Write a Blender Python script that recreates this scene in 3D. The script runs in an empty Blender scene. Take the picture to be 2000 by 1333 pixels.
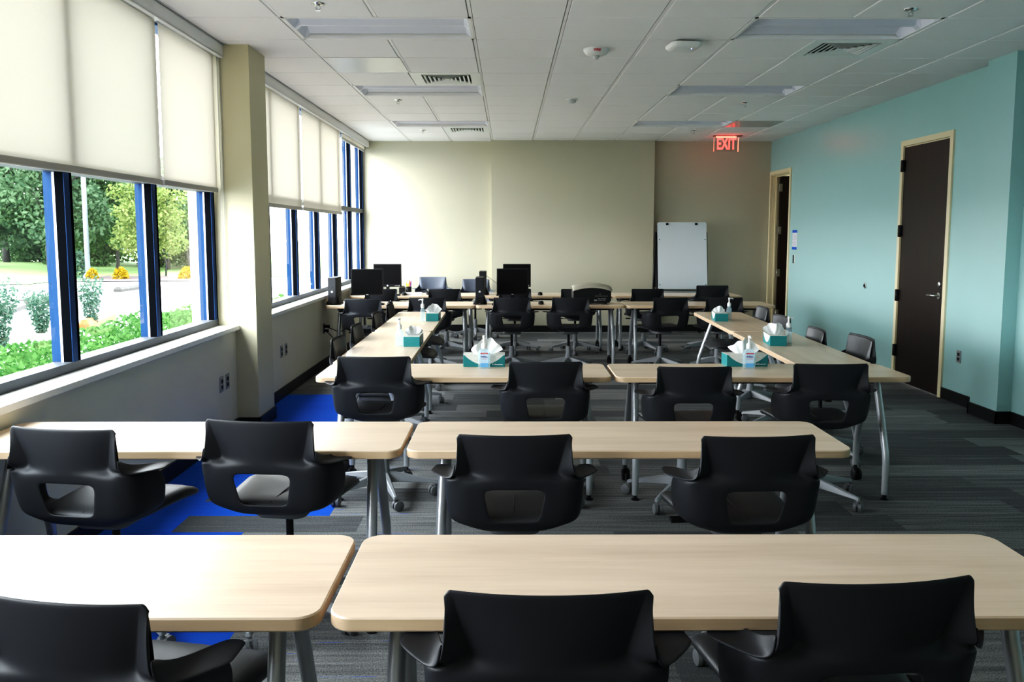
import bpy, bmesh, math, random
from mathutils import Vector, Matrix
random.seed(7)
SC = bpy.context.scene
COL = SC.collection
PI = math.pi

# ------------------------------------------------------------------ materials
def nt(name):
    m = bpy.data.materials.new(name); m.use_nodes = True
    t = m.node_tree; t.nodes.clear()
    o = t.nodes.new('ShaderNodeOutputMaterial')
    return m, t, o

def L(t, a, b): t.links.new(a, b)

def mat(name, col, rough=.5, metal=0., spec=.5, noise=0., nscale=20., bump=0., bscale=200., emit=None, estr=0., coat=0.):
    m, t, o = nt(name)
    p = t.nodes.new('ShaderNodeBsdfPrincipled')
    p.inputs['Base Color'].default_value = (*col, 1)
    p.inputs['Roughness'].default_value = rough
    p.inputs['Metallic'].default_value = metal
    p.inputs['Specular IOR Level'].default_value = spec
    if coat:
        p.inputs['Coat Weight'].default_value = coat
        p.inputs['Coat Roughness'].default_value = .15
    if emit:
        p.inputs['Emission Color'].default_value = (*emit, 1)
        p.inputs['Emission Strength'].default_value = estr
    tc = None
    if noise or bump:
        tc = t.nodes.new('ShaderNodeTexCoord')
    if noise:
        n = t.nodes.new('ShaderNodeTexNoise'); n.inputs['Scale'].default_value = nscale
        n.inputs['Detail'].default_value = 4
        L(t, tc.outputs['Object'], n.inputs['Vector'])
        r = t.nodes.new('ShaderNodeMixRGB'); r.blend_type = 'MIX'
        r.inputs[1].default_value = (*[c*(1-noise) for c in col], 1)
        r.inputs[2].default_value = (*[min(1, c*(1+noise)) for c in col], 1)
        L(t, n.outputs['Fac'], r.inputs[0]); L(t, r.outputs[0], p.inputs['Base Color'])
    if bump:
        n2 = t.nodes.new('ShaderNodeTexNoise'); n2.inputs['Scale'].default_value = bscale
        L(t, tc.outputs['Object'], n2.inputs['Vector'])
        b = t.nodes.new('ShaderNodeBump'); b.inputs['Strength'].default_value = bump
        b.inputs['Distance'].default_value = .002
        L(t, n2.outputs['Fac'], b.inputs['Height']); L(t, b.outputs[0], p.inputs['Normal'])
    L(t, p.outputs[0], o.inputs[0])
    return m

def wood_mat(name, c1, c2, rough=.35, axis='x', stretch=14., spec=.5):
    m, t, o = nt(name)
    p = t.nodes.new('ShaderNodeBsdfPrincipled')
    p.inputs['Roughness'].default_value = rough
    p.inputs['Specular IOR Level'].default_value = spec
    tc = t.nodes.new('ShaderNodeTexCoord')
    oi = t.nodes.new('ShaderNodeObjectInfo')
    add = t.nodes.new('ShaderNodeVectorMath'); add.operation = 'ADD'
    L(t, tc.outputs['Object'], add.inputs[0])
    cmb = t.nodes.new('ShaderNodeCombineXYZ')
    mul = t.nodes.new('ShaderNodeMath'); mul.operation = 'MULTIPLY'; mul.inputs[1].default_value = 37.
    L(t, oi.outputs['Random'], mul.inputs[0])
    for k in range(3): L(t, mul.outputs[0], cmb.inputs[k])
    L(t, cmb.outputs[0], add.inputs[1])
    mp = t.nodes.new('ShaderNodeMapping')
    mp.inputs['Scale'].default_value = {'x': (1.1, stretch, stretch), 'z': (stretch, stretch, 1.)}[axis]
    L(t, add.outputs[0], mp.inputs['Vector'])
    n = t.nodes.new('ShaderNodeTexNoise'); n.inputs['Scale'].default_value = 1.1; n.inputs['Detail'].default_value = 6
    n.inputs['Roughness'].default_value = .62; n.inputs['Distortion'].default_value = .25
    L(t, mp.outputs[0], n.inputs['Vector'])
    mp2 = t.nodes.new('ShaderNodeMapping')
    mp2.inputs['Scale'].default_value = {'x': (3., 160, 160), 'z': (160, 160, 3.)}[axis]
    L(t, add.outputs[0], mp2.inputs['Vector'])
    n2 = t.nodes.new('ShaderNodeTexNoise'); n2.inputs['Scale'].default_value = 1.; n2.inputs['Detail'].default_value = 2
    L(t, mp2.outputs[0], n2.inputs['Vector'])
    mx = t.nodes.new('ShaderNodeMixRGB'); mx.inputs[0].default_value = .25
    L(t, n.outputs['Fac'], mx.inputs[1]); L(t, n2.outputs['Fac'], mx.inputs[2])
    cr = t.nodes.new('ShaderNodeValToRGB')
    cr.color_ramp.elements[0].position = .34; cr.color_ramp.elements[0].color = (*c2, 1)
    cr.color_ramp.elements[1].position = .62; cr.color_ramp.elements[1].color = (*c1, 1)
    L(t, mx.outputs[0], cr.inputs[0]); L(t, cr.outputs[0], p.inputs['Base Color'])
    L(t, p.outputs[0], o.inputs[0])
    return m

def carpet_mat():
    m, t, o = nt('carpet')
    N = t.nodes.new
    def math_(op, a, b=None, c=None):
        n = N('ShaderNodeMath'); n.operation = op
        for i, v in enumerate((a, b, c)):
            if v is None: continue
            if isinstance(v, (int, float)): n.inputs[i].default_value = v
            else: L(t, v, n.inputs[i])
        return n.outputs[0]
    tc = N('ShaderNodeTexCoord')
    sp = N('ShaderNodeSeparateXYZ'); L(t, tc.outputs['Object'], sp.inputs[0])
    X, Y = sp.outputs[0], sp.outputs[1]
    PW, PL = .25, .98
    row = math_('FLOOR', math_('DIVIDE', Y, PW))
    wn = N('ShaderNodeTexWhiteNoise'); wn.noise_dimensions = '1D'; L(t, row, wn.inputs['W'])
    off = math_('MULTIPLY', wn.outputs['Value'], PL)
    xs = math_('DIVIDE', math_('ADD', X, off), PL)
    cell = math_('FLOOR', xs)
    cmb = N('ShaderNodeCombineXYZ'); L(t, row, cmb.inputs[0]); L(t, cell, cmb.inputs[1])
    wn2 = N('ShaderNodeTexWhiteNoise'); wn2.noise_dimensions = '3D'; L(t, cmb.outputs[0], wn2.inputs['Vector'])
    rnd = wn2.outputs['Value']
    # streaks running along the plank length, broken per plank
    cmb2 = N('ShaderNodeCombineXYZ')
    L(t, math_('ADD', math_('MULTIPLY', X, 1.3), math_('MULTIPLY', rnd, 50.)), cmb2.inputs[0])
    L(t, math_('ADD', math_('MULTIPLY', Y, 34.), math_('MULTIPLY', rnd, 90.)), cmb2.inputs[1])
    ns = N('ShaderNodeTexNoise'); ns.inputs['Scale'].default_value = 1.; ns.inputs['Detail'].default_value = 3
    ns.inputs['Roughness'].default_value = .7
    L(t, cmb2.outputs[0], ns.inputs['Vector'])
    fz = N('ShaderNodeTexNoise'); fz.inputs['Scale'].default_value = 170.; fz.inputs['Detail'].default_value = 2
    L(t, tc.outputs['Object'], fz.inputs['Vector'])
    v = math_('ADD', math_('MULTIPLY', ns.outputs['Fac'], .75), math_('ADD', math_('MULTIPLY', fz.outputs['Fac'], .9), math_('MULTIPLY', rnd, .36)))
    cr = N('ShaderNodeValToRGB')
    e = cr.color_ramp.elements
    e[0].position = .55; e[0].color = (.085, .088, .092, 1)
    e[1].position = 1.35/1.35; e[1].color = (.60, .59, .57, 1)
    e2 = e.new(.78); e2.color = (.27, .268, .262, 1)
    L(t, math_('DIVIDE', v, 1.6), cr.inputs[0])
    # blue accent planks beside the window wall
    planky = math_('MULTIPLY', math_('ADD', row, .5), PW)
    plankx = math_('SUBTRACT', math_('MULTIPLY', math_('ADD', cell, .5), PL), off)
    jit = math_('MULTIPLY', math_('SUBTRACT', rnd, .5), .34)
    lim = math_('ADD', -1.50, jit)
    ok = math_('LESS_THAN', plankx, lim)
    yin = math_('MULTIPLY', math_('GREATER_THAN', planky, 2.6), math_('LESS_THAN', planky, 7.9))
    blue = math_('MULTIPLY', ok, yin)
    # thin blue lines in the transition planks
    lim2 = math_('LESS_THAN', plankx, -.45)
    ln = math_('GREATER_THAN', ns.outputs['Fac'], .66)
    bl2 = math_('MULTIPLY', math_('MULTIPLY', lim2, ln), math_('MULTIPLY', yin, math_('GREATER_THAN', rnd, .3)))
    fac = math_('MINIMUM', math_('ADD', blue, math_('MULTIPLY', bl2, .8)), 1.)
    bc = N('ShaderNodeMixRGB'); bc.inputs[1].default_value = (.004, .045, .30, 1); bc.inputs[2].default_value = (.012, .12, .62, 1)
    L(t, math_('MULTIPLY', v, .6), bc.inputs[0])
    mx = N('ShaderNodeMixRGB'); L(t, fac, mx.inputs[0]); L(t, cr.outputs[0], mx.inputs[1]); L(t, bc.outputs[0], mx.inputs[2])
    p = N('ShaderNodeBsdfPrincipled'); p.inputs['Roughness'].default_value = .95; p.inputs['Specular IOR Level'].default_value = .15
    L(t, mx.outputs[0], p.inputs['Base Color'])
    b = N('ShaderNodeBump'); b.inputs['Strength'].default_value = .5; b.inputs['Distance'].default_value = .004
    L(t, fz.outputs['Fac'], b.inputs['Height']); L(t, b.outputs[0], p.inputs['Normal'])
    L(t, p.outputs[0], o.inputs[0])
    return m

def fabric_mat():
    m, t, o = nt('shade_fabric')
    tc = t.nodes.new('ShaderNodeTexCoord')
    w = t.nodes.new('ShaderNodeTexNoise'); w.inputs['Scale'].default_value = 60
    mp = t.nodes.new('ShaderNodeMapping'); mp.inputs['Scale'].default_value = (1, 12, .6)
    L(t, tc.outputs['Object'], mp.inputs[0]); L(t, mp.outputs[0], w.inputs['Vector'])
    c = t.nodes.new('ShaderNodeMixRGB'); c.inputs[1].default_value = (.84, .765, .635, 1); c.inputs[2].default_value = (.88, .815, .69, 1)
    L(t, w.outputs['Fac'], c.inputs[0])
    d = t.nodes.new('ShaderNodeBsdfDiffuse'); tr = t.nodes.new('ShaderNodeBsdfTranslucent')
    L(t, c.outputs[0], d.inputs[0]); L(t, c.outputs[0], tr.inputs[0])
    mx = t.nodes.new('ShaderNodeMixShader'); mx.inputs[0].default_value = SHADE_T
    L(t, d.outputs[0], mx.inputs[1]); L(t, tr.outputs[0], mx.inputs[2]); L(t, mx.outputs[0], o.inputs[0])
    return m

def glass_mat(name, tint=(.96, .98, .98), refl=.06):
    m, t, o = nt(name)
    a = t.nodes.new('ShaderNodeBsdfTransparent'); a.inputs[0].default_value = (*tint, 1)
    g = t.nodes.new('ShaderNodeBsdfGlossy'); g.inputs['Roughness'].default_value = .02
    lw = t.nodes.new('ShaderNodeLayerWeight'); lw.inputs['Blend'].default_value = .5
    pw = t.nodes.new('ShaderNodeMath'); pw.operation = 'POWER'; pw.inputs[1].default_value = 5.
    L(t, lw.outputs['Facing'], pw.inputs[0])
    fr = t.nodes.new('ShaderNodeMath'); fr.operation = 'MULTIPLY_ADD'; fr.inputs[1].default_value = .7; fr.inputs[2].default_value = refl
    L(t, pw.outputs[0], fr.inputs[0])
    mx = t.nodes.new('ShaderNodeMixShader')
    L(t, fr.outputs[0], mx.inputs[0]); L(t, a.outputs[0], mx.inputs[1]); L(t, g.outputs[0], mx.inputs[2])
    L(t, mx.outputs[0], o.inputs[0])
    return m

def clear_mat(name, col, op=.35):
    m, t, o = nt(name)
    a = t.nodes.new('ShaderNodeBsdfTransparent'); a.inputs[0].default_value = (*col, 1)
    p = t.nodes.new('ShaderNodeBsdfPrincipled'); p.inputs['Base Color'].default_value = (*col, 1); p.inputs['Roughness'].default_value = .08
    mx = t.nodes.new('ShaderNodeMixShader'); mx.inputs[0].default_value = op
    L(t, a.outputs[0], mx.inputs[1]); L(t, p.outputs[0], mx.inputs[2]); L(t, mx.outputs[0], o.inputs[0])
    return m

def leaf_mat(name, c1, c2):
    m, t, o = nt(name)
    gi = t.nodes.new('ShaderNodeNewGeometry')
    c = t.nodes.new('ShaderNodeMixRGB'); c.inputs[1].default_value = (*c1, 1); c.inputs[2].default_value = (*c2, 1)
    L(t, gi.outputs['Random Per Island'], c.inputs[0])
    d = t.nodes.new('ShaderNodeBsdfDiffuse'); tr = t.nodes.new('ShaderNodeBsdfTranslucent')
    L(t, c.outputs[0], d.inputs[0]); L(t, c.outputs[0], tr.inputs[0])
    mx = t.nodes.new('ShaderNodeMixShader'); mx.inputs[0].default_value = .35
    L(t, d.outputs[0], mx.inputs[1]); L(t, tr.outputs[0], mx.inputs[2]); L(t, mx.outputs[0], o.inputs[0])
    return m

def tissue_box_mat():
    m, t, o = nt('tissue_card')
    N = t.nodes.new
    def math_(op, a, b=None):
        n = N('ShaderNodeMath'); n.operation = op
        for i, v in enumerate((a, b)):
            if v is None: continue
            if isinstance(v, (int, float)): n.inputs[i].default_value = v
            else: L(t, v, n.inputs[i])
        return n.outputs[0]
    tc = N('ShaderNodeTexCoord'); sp = N('ShaderNodeSeparateXYZ'); L(t, tc.outputs['Object'], sp.inputs[0])
    x2 = math_('MULTIPLY', sp.outputs[0], sp.outputs[0])
    thr = math_('ADD', math_('MULTIPLY', x2, 4.0), .014)
    white = math_('GREATER_THAN', sp.outputs[2], thr)
    inx = math_('LESS_THAN', math_('ABSOLUTE', sp.outputs[0]), .1285)
    fac = math_('MULTIPLY', white, inx)
    top = math_('GREATER_THAN', sp.outputs[2], .0745)
    fac = math_('MAXIMUM', fac, top)
    n = N('ShaderNodeTexNoise'); n.inputs['Scale'].default_value = 90; L(t, tc.outputs['Object'], n.inputs['Vector'])
    wc = N('ShaderNodeMixRGB'); wc.inputs[1].default_value = (.52, .52, .46, 1); wc.inputs[2].default_value = (.82, .82, .78, 1)
    L(t, n.outputs['Fac'], wc.inputs[0])
    mx = N('ShaderNodeMixRGB'); L(t, fac, mx.inputs[0]); mx.inputs[1].default_value = (.012, .20, .215, 1); L(t, wc.outputs[0], mx.inputs[2])
    p = N('ShaderNodeBsdfPrincipled'); p.inputs['Roughness'].default_value = .45
    L(t, mx.outputs[0], p.inputs['Base Color']); L(t, p.outputs[0], o.inputs[0])
    return m

SHADE_T = .095
M = {}
M['carpet'] = carpet_mat()
M['tile'] = mat('ceiling_tile', (.87, .85, .85), .9, noise=.04, nscale=300, bump=.25, bscale=350)
M['grid'] = mat('ceiling_grid', (.87, .85, .85), .6)
M['plenum'] = mat('plenum_shadow', (.05, .05, .05), .9)
M['fixture'] = mat('fixture_white', (.74, .75, .84), .35)
M['diff_white'] = mat('diffuser_white', (.80, .82, .80), .4)
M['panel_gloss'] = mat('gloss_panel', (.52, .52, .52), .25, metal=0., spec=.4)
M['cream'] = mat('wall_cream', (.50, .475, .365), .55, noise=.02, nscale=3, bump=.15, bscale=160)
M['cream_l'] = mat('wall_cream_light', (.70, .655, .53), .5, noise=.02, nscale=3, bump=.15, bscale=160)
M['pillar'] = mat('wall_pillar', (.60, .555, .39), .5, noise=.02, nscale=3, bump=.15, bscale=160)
M['teal'] = mat('wall_teal', (.36, .56, .555), .33, noise=.02, nscale=3, bump=.06, bscale=120)
M['base'] = mat('baseboard_black', (.006, .006, .007), .4)
M['sill'] = mat('sill_white', (.80, .79, .74), .3)
M['valance'] = mat('valance_white', (.74, .74, .74), .4)
M['hem'] = mat('hem_grey', (.42, .40, .37), .5)
M['blue'] = mat('frame_blue', (.006, .036, .115), .5, spec=.12)
M['fabric'] = fabric_mat()
M['glass'] = glass_mat('window_glass')
M['wood'] = wood_mat('table_maple', (.80, .635, .485), (.64, .485, .355), .30, 'x', 9.)
M['edge'] = wood_mat('table_edge', (.68, .50, .33), (.57, .415, .265), .4, 'x', 20.)
M['silver'] = mat('leg_silver', (.46, .475, .50), .32, metal=.45)
M['mull_shadow'] = mat('mullion_shadow_black', (.004, .005, .007), .95, spec=0.)  # near-black colour for the shaded parts of the blue mullions
M['rail'] = mat('rail_grey', (.075, .082, .095), .5, spec=.3)
M['under'] = mat('under_black', (.012, .012, .013), .5)
M['shell'] = mat('chair_shell', (.019, .0205, .0245), .5, spec=.32, bump=.06, bscale=600)
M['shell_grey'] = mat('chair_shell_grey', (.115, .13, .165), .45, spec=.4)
M['seat'] = mat('seat_leather', (.038, .040, .044), .45, bump=.12, bscale=90)
M['basegrey'] = mat('chair_base_grey', (.28, .29, .31), .42)
M['caster'] = mat('caster_grey', (.16, .165, .175), .45)
M['black'] = mat('black_plastic', (.006, .006, .007), .45, spec=.3)
M['screen'] = mat('screen_black', (.004, .004, .0045), .4, spec=.12)
M['pcfront'] = mat('pc_front', (.012, .014, .018), .35)
M['lightgrey'] = mat('light_grey', (.55, .56, .57), .4)
M['chrome'] = mat('chrome', (.70, .70, .70), .18, metal=1.)
M['satin'] = mat('satin_metal', (.55, .55, .54), .32, metal=1.)
M['door'] = wood_mat('door_espresso', (.020, .0095, .0065), (.010, .0052, .004), .38, 'z', 14.)
M['frame'] = mat('door_frame', (.74, .655, .45), .4)
M['board'] = mat('whiteboard', (.66, .69, .72), .2)
M['proj_top'] = mat('projector_tan', (.35, .33, .27), .35)
M['teal_box'] = tissue_box_mat()
M['tissue'] = mat('tissue_white', (.86, .86, .86), .9)
M['white'] = mat('white_plastic', (.80, .80, .79), .35)
M['gel'] = clear_mat('gel_bottle', (.82, .93, .98), .22)
M['label'] = mat('label_blue', (.55, .74, .92), .4)
M['label2'] = mat('label_deep_blue', (.16, .46, .85), .4)
M['navy'] = mat('navy_ink', (.02, .03, .20), .5)
M['red'] = mat('red_ink', (.55, .015, .03), .5)
M['paper'] = mat('paper', (.66, .66, .70), .8)
M['grey_ink'] = mat('grey_ink', (.33, .34, .42), .8)
M['tape'] = mat('blue_tape', (.012, .10, .50), .6)
M['exit_red'] = mat('exit_red', (.8, .02, .02), .4, emit=(1., .035, .03), estr=4.5)
M['exit_edge'] = mat('exit_edge', (.8, .1, .08), .4, emit=(1., .16, .10), estr=2.5)
M['acrylic'] = glass_mat('acrylic', (.97, .95, .95))
M['led'] = mat('led', (.2, .3, 1.), .4, emit=(.25, .35, 1.), estr=6.)
M['yellow'] = mat('marker_yellow', (.85, .85, .02), .4)
M['orange'] = mat('marker_orange', (.85, .14, .02), .4)
M['purple'] = mat('marker_purple', (.2, .12, .35), .4)
M['steel_plate'] = mat('steel_plate', (.40, .41, .42), .35, metal=.6)
M['concrete'] = mat('concrete_pale', (.30, .30, .295), .9, noise=.12, nscale=.6)
M['asphalt'] = mat('asphalt_pale', (.085, .095, .105), .9, noise=.1, nscale=1.)
M['curb'] = mat('curb_stone', (.034, .031, .027), .9, noise=.2, nscale=5)
M['curb_y'] = mat('curb_yellow', (.15, .052, .004), .8, noise=.1, nscale=5)
M['mulch'] = mat('mulch', (.045, .027, .026), .95, noise=.4, nscale=8)
M['lawn'] = mat('lawn', (.085, .165, .03), .95, noise=.25, nscale=2.)
M['bark'] = mat('bark', (.012, .010, .010), .9, noise=.3, nscale=10)
M['lamp'] = mat('lamp_post', (.06, .075, .085), .5)
M['leaf_a'] = leaf_mat('leaf_dark', (.022, .046, .026), (.085, .135, .075))
M['leaf_b'] = leaf_mat('leaf_mid', (.028, .068, .026), (.085, .150, .062))
M['leaf_c'] = leaf_mat('leaf_yellow', (.065, .105, .026), (.150, .180, .062))
M['leaf_h'] = leaf_mat('leaf_hedge', (.020, .066, .016), (.080, .175, .050))
M['leaf_o'] = leaf_mat('leaf_orange', (0.1800, 0.1150, 0.0100), (0.2900, 0.1900, 0.0150))
M['leaf_g'] = leaf_mat('leaf_greyblue', (.022, .052, .036), (.07, .115, .08))

# ------------------------------------------------------------------ mesh helpers
def bm_new(): return bmesh.new()

def xf(verts, mtx):
    for v in verts: v.co = mtx @ v.co

def box(bm, x0, x1, y0, y1, z0, z1, mtx=None, mi=0):
    vs = [bm.verts.new(p) for p in ((x0, y0, z0), (x1, y0, z0), (x1, y1, z0), (x0, y1, z0), (x0, y0, z1), (x1, y0, z1), (x1, y1, z1), (x0, y1, z1))]
    for f in ((0, 3, 2, 1), (4, 5, 6, 7), (0, 1, 5, 4), (1, 2, 6, 5), (2, 3, 7, 6), (3, 0, 4, 7)):
        fc = bm.faces.new([vs[i] for i in f]); fc.material_index = mi
    if mtx: xf(vs, mtx)
    return vs

def ring(bm, c, ax, r, n, ref=None):
    ax = Vector(ax).normalized()
    ref = Vector(ref) if ref else (Vector((0, 0, 1)) if abs(ax.z) < .9 else Vector((1, 0, 0)))
    u = ax.cross(ref).normalized(); w = ax.cross(u).normalized()
    return [bm.verts.new(Vector(c) + u*(r*math.cos(2*PI*k/n)) + w*(r*math.sin(2*PI*k/n))) for k in range(n)]

def skin(bm, rings, cap=True, smooth=True, mi=0):
    n = len(rings[0])
    for a, b in zip(rings, rings[1:]):
        for k in range(n):
            f = bm.faces.new((a[k], a[(k+1) % n], b[(k+1) % n], b[k])); f.smooth = smooth; f.material_index = mi
    if cap:
        f = bm.faces.new(rings[0][::-1]); f.material_index = mi
        f = bm.faces.new(rings[-1]); f.material_index = mi

def tube(bm, pts, rad, n=10, mi=0, ref=None):
    rs = rad if isinstance(rad, (list, tuple)) else [rad]*len(pts)
    P = [Vector(p) for p in pts]
    rr = []
    for i, p in enumerate(P):
        d = (P[min(i+1, len(P)-1)] - P[max(i-1, 0)])
        rr.append(ring(bm, p, d, rs[i], n, ref))
    skin(bm, rr, mi=mi)

def lathe(bm, prof, c=(0, 0, 0), n=20, mi=0, sx=1., sy=1.):
    rr = []
    for r, z in prof:
        rr.append([bm.verts.new((c[0]+sx*r*math.cos(2*PI*k/n), c[1]+sy*r*math.sin(2*PI*k/n), c[2]+z)) for k in range(n)])
    skin(bm, rr, mi=mi)

def rrect(w, d, r, n=5):
    out = []
    for cx, cy, a0 in ((w/2-r, d/2-r, 0), (-w/2+r, d/2-r, PI/2), (-w/2+r, -d/2+r, PI), (w/2-r, -d/2+r, 1.5*PI)):
        for k in range(n+1):
            a = a0 + PI/2*k/n
            out.append((cx+r*math.cos(a), cy+r*math.sin(a)))
    return out

def loops(bm, layers, mi=0, smooth=True, cap=True):
    """layers: list of (list of (x,y), z)"""
    rr = [[bm.verts.new((x, y, z)) for x, y in pts] for pts, z in layers]
    skin(bm, rr, smooth=smooth, mi=mi, cap=cap)
    return rr

def rbox(bm, w, d, z0, z1, r, e=.004, n=5, c=(0, 0), mi=0):
    """rounded-corner slab with softened top and bottom edges"""
    P = rrect(w, d, r, n); Q = rrect(w-2*e, d-2*e, max(r-e, .001), n)
    sh = lambda pts: [(x+c[0], y+c[1]) for x, y in pts]
    loops(bm, [(sh(Q), z0), (sh(P), z0+e), (sh(P), z1-e), (sh(Q), z1)], mi=mi)

def obj(name, bm, m, parent=None, loc=None, rotz=None, sharp=None):
    me = bpy.data.meshes.new(name)
    bmesh.ops.recalc_face_normals(bm, faces=bm.faces)
    bm.to_mesh(me); bm.free()
    o = bpy.data.objects.new(name, me); COL.objects.link(o)
    for mm in (m if isinstance(m, (list, tuple)) else [m]): me.materials.append(mm)
    if parent: o.parent = parent
    if loc: o.location = loc
    if rotz is not None: o.rotation_euler = (0, 0, rotz)
    if sharp is not None and len(me.polygons):
        for p in me.polygons: p.use_smooth = True
        me.set_sharp_from_angle(angle=math.radians(sharp))
    return o

def bevel(o, w, seg=2):
    b = o.modifiers.new('bevel', 'BEVEL'); b.width = w; b.segments = seg; b.limit_method = 'ANGLE'
    return o

def tag(o, label, cat, group=None):
    o['label'] = label; o['category'] = cat
    if group: o['group'] = group
    return o

def thing(name, label, cat, loc=(0, 0, 0), rotz=0., group=None):
    o = bpy.data.objects.new(name, None); COL.objects.link(o)
    o.empty_display_size = .1
    o.location = loc; o.rotation_euler = (0, 0, rotz)
    return tag(o, label, cat, group)

def struct(name, bm, m, parent=None, **k):
    o = obj(name, bm, m, parent, **k)
    if not parent: o['kind'] = 'structure'
    return o

def copy_tree(o, parent=None):
    c = o.copy(); COL.objects.link(c)
    if parent: c.parent = parent
    for ch in list(o.children): copy_tree(ch, c)
    return c

def dup(root, loc, rotz, label, group=None):
    c = copy_tree(root); c.location = loc; c.rotation_euler = (0, 0, rotz)
    c['label'] = label
    if group: c['group'] = group
    return c

def text_bm(body, size, ext=.0006, align='CENTER', sx=1., bold=0.):
    cu = bpy.data.curves.new('t', 'FONT'); cu.body = body; cu.size = size; cu.extrude = ext
    cu.align_x = align; cu.align_y = 'CENTER'; cu.offset = bold; cu.resolution_u = 3
    o = bpy.data.objects.new('t', cu); COL.objects.link(o)
    bpy.context.view_layer.update()
    dg = bpy.context.evaluated_depsgraph_get()
    me = bpy.data.meshes.new_from_object(o.evaluated_get(dg))
    bm = bmesh.new(); bm.from_mesh(me)
    bpy.data.objects.remove(o); bpy.data.curves.remove(cu); bpy.data.meshes.remove(me)
    for v in bm.verts: v.co.x *= sx
    return bm
FRONT = Matrix.Rotation(PI/2, 4, 'X')      # text readable from -Y

# ------------------------------------------------------------------ dimensions
H = 3.031
XL, XR, YB, YF = -2.17, 4.17, 13.26, -1.6     # wall faces
XG = -2.30                                     # room face of the window frames
G = .6412
TX0, TY0 = -.253, 5.732

# ------------------------------------------------------------------ floor, ceiling, walls
bm = bm_new(); box(bm, -2.6, 6.6, YF-.2, 14.6, -.12, 0)
struct('floor', bm, M['carpet'])

holes = set()
troffers = []
for k in (0, 4, 8, -4, -8):
    for i in (-2, 3):
        troffers.append((i, k)); holes |= {(i, k), (i+1, k)}
diffs = [(-1, 3), (-1, 9), (4, 1), (-1, -3), (4, -5), (4, 9) if False else (4, -11)]
for d in diffs: holes.add(d)
panels = [(-2, 2), (5, 8)]
for d in panels: holes.add(d)
bm = bm_new()
gap = .0145
for i in range(-4, 8):
    for k in range(-14, 12):
        if (i, k) in holes: continue
        x0, x1 = TX0+i*G, TX0+(i+1)*G; y0, y1 = TY0+k*G, TY0+(k+1)*G
        x0 = max(x0, -2.26); x1 = min(x1, XR+.05); y0 = max(y0, YF); y1 = min(y1, YB+.05)
        if x1-x0 < .03 or y1-y0 < .03: continue
        gx0 = gap; gx1 = gap
        # the cross joints are narrow, the main tees wide
        a = [(x0+gx0+.004, y0+.011), (x1-gx1-.004, y0+.011), (x1-gx1-.004, y1-.011), (x0+gx0+.004, y1-.011)]
        b = [(x0+gx0+.001, y0+.007), (x1-gx1-.001, y0+.007), (x1-gx1-.001, y1-.007), (x0+gx0+.001, y1-.007)]
        lo = [bm.verts.new((x, y, H-.007)) for x, y in a]; mid = [bm.verts.new((x, y, H-.003)) for x, y in b]; up = [bm.verts.new((x, y, H+.018)) for x, y in b]
        bm.faces.new(lo)
        for r0, r1 in ((lo, mid), (mid, up)):
            for q in range(4): bm.faces.new((r0[q], r0[(q+1) % 4], r1[(q+1) % 4], r1[q]))
ceil = struct('ceiling', bm, M['tile'])
# joint shade painted dark behind the tiles, left open where a fixture sits
bm = bm_new()
for i in range(-4, 8):
    for k in range(-14, 12):
        if (i, k) in holes: continue
        x0, x1 = max(TX0+i*G, -2.4), min(TX0+(i+1)*G, 4.5); y0, y1 = max(TY0+k*G, YF-.2), min(TY0+(k+1)*G, 13.5)
        if x1 <= x0 or y1 <= y0: continue
        bm.faces.new([bm.verts.new(p) for p in ((x0, y0, H+.016), (x0, y1, H+.016), (x1, y1, H+.016), (x1, y0, H+.016))])
struct('ceiling_joint_shade', bm, M['plenum'], ceil)  # plenum here is only the near-black colour of the painted joint shade
bm = bm_new()
for i in range(-3, 8):
    x = TX0+i*G
    y = YF
    ks = [k for k in range(-14, 12)]
    for k in ks:
        if (i-1, k) in holes and (i, k) in holes and any(t == (i-1, k) for t in troffers): continue
        y0, y1 = max(TY0+k*G, YF), min(TY0+(k+1)*G, YB)
        if y1 > y0: box(bm, x-.0105, x+.0105, y0, y1, H-.002, H+.02)
struct('ceiling_grid', bm, M['grid'], ceil)
bm = bm_new(); box(bm, -2.75, 6.6, YF-.3, 14.6, 3.42, 3.6)
struct('ceiling_slab', bm, M['under'])

# right wall with two door openings
D1 = (7.865, 8.785); D2 = (12.315, 13.185); DZ = 2.485
bm = bm_new()
for y0, y1, z0 in ((YF-.2, D1[0], 0), (D1[1], D2[0], 0), (D2[1], 13.5, 0), (*D1, DZ), (*D2, DZ)):
    box(bm, XR, XR+.16, y0, y1, z0, 3.45)
struct('wall_right', bm, M['teal'])
bm = bm_new(); box(bm, 4.05, XR+.01, 6.72, 7.12, 0, H+.02)
struct('wall_right_pillar', bm, M['teal'])
# back wall with its shallow centre bay
bm = bm_new(); box(bm, -2.6, XR+.2, YB, YB+.2, 0, 3.45); box(bm, -.262, 2.30, YB-.13, YB+.05, 0, H+.02)
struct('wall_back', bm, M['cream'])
bm = bm_new(); box(bm, -2.6, XR+.2, YF-.2, YF, 0, 3.45)
struct('wall_front', bm, M['cream'])
# left wall: low wall under the windows, head strip above
bm = bm_new()
box(bm, -2.52, XL, YF-.2, YB+.05, 0, .835)
box(bm, -2.52, -2.28, YF-.2, YB+.05, 3.0, 3.45)
box(bm, -2.52, -2.28, 6.56, 6.94, .8, 3.45); box(bm, -2.52, XL, YF-.2, .09, .8, 3.45)
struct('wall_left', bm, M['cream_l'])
bm = bm_new(); box(bm, -2.50, -2.0, 6.53, 6.96, 0, H+.02)
struct('wall_left_pillar', bm, M['pillar'])
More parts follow.
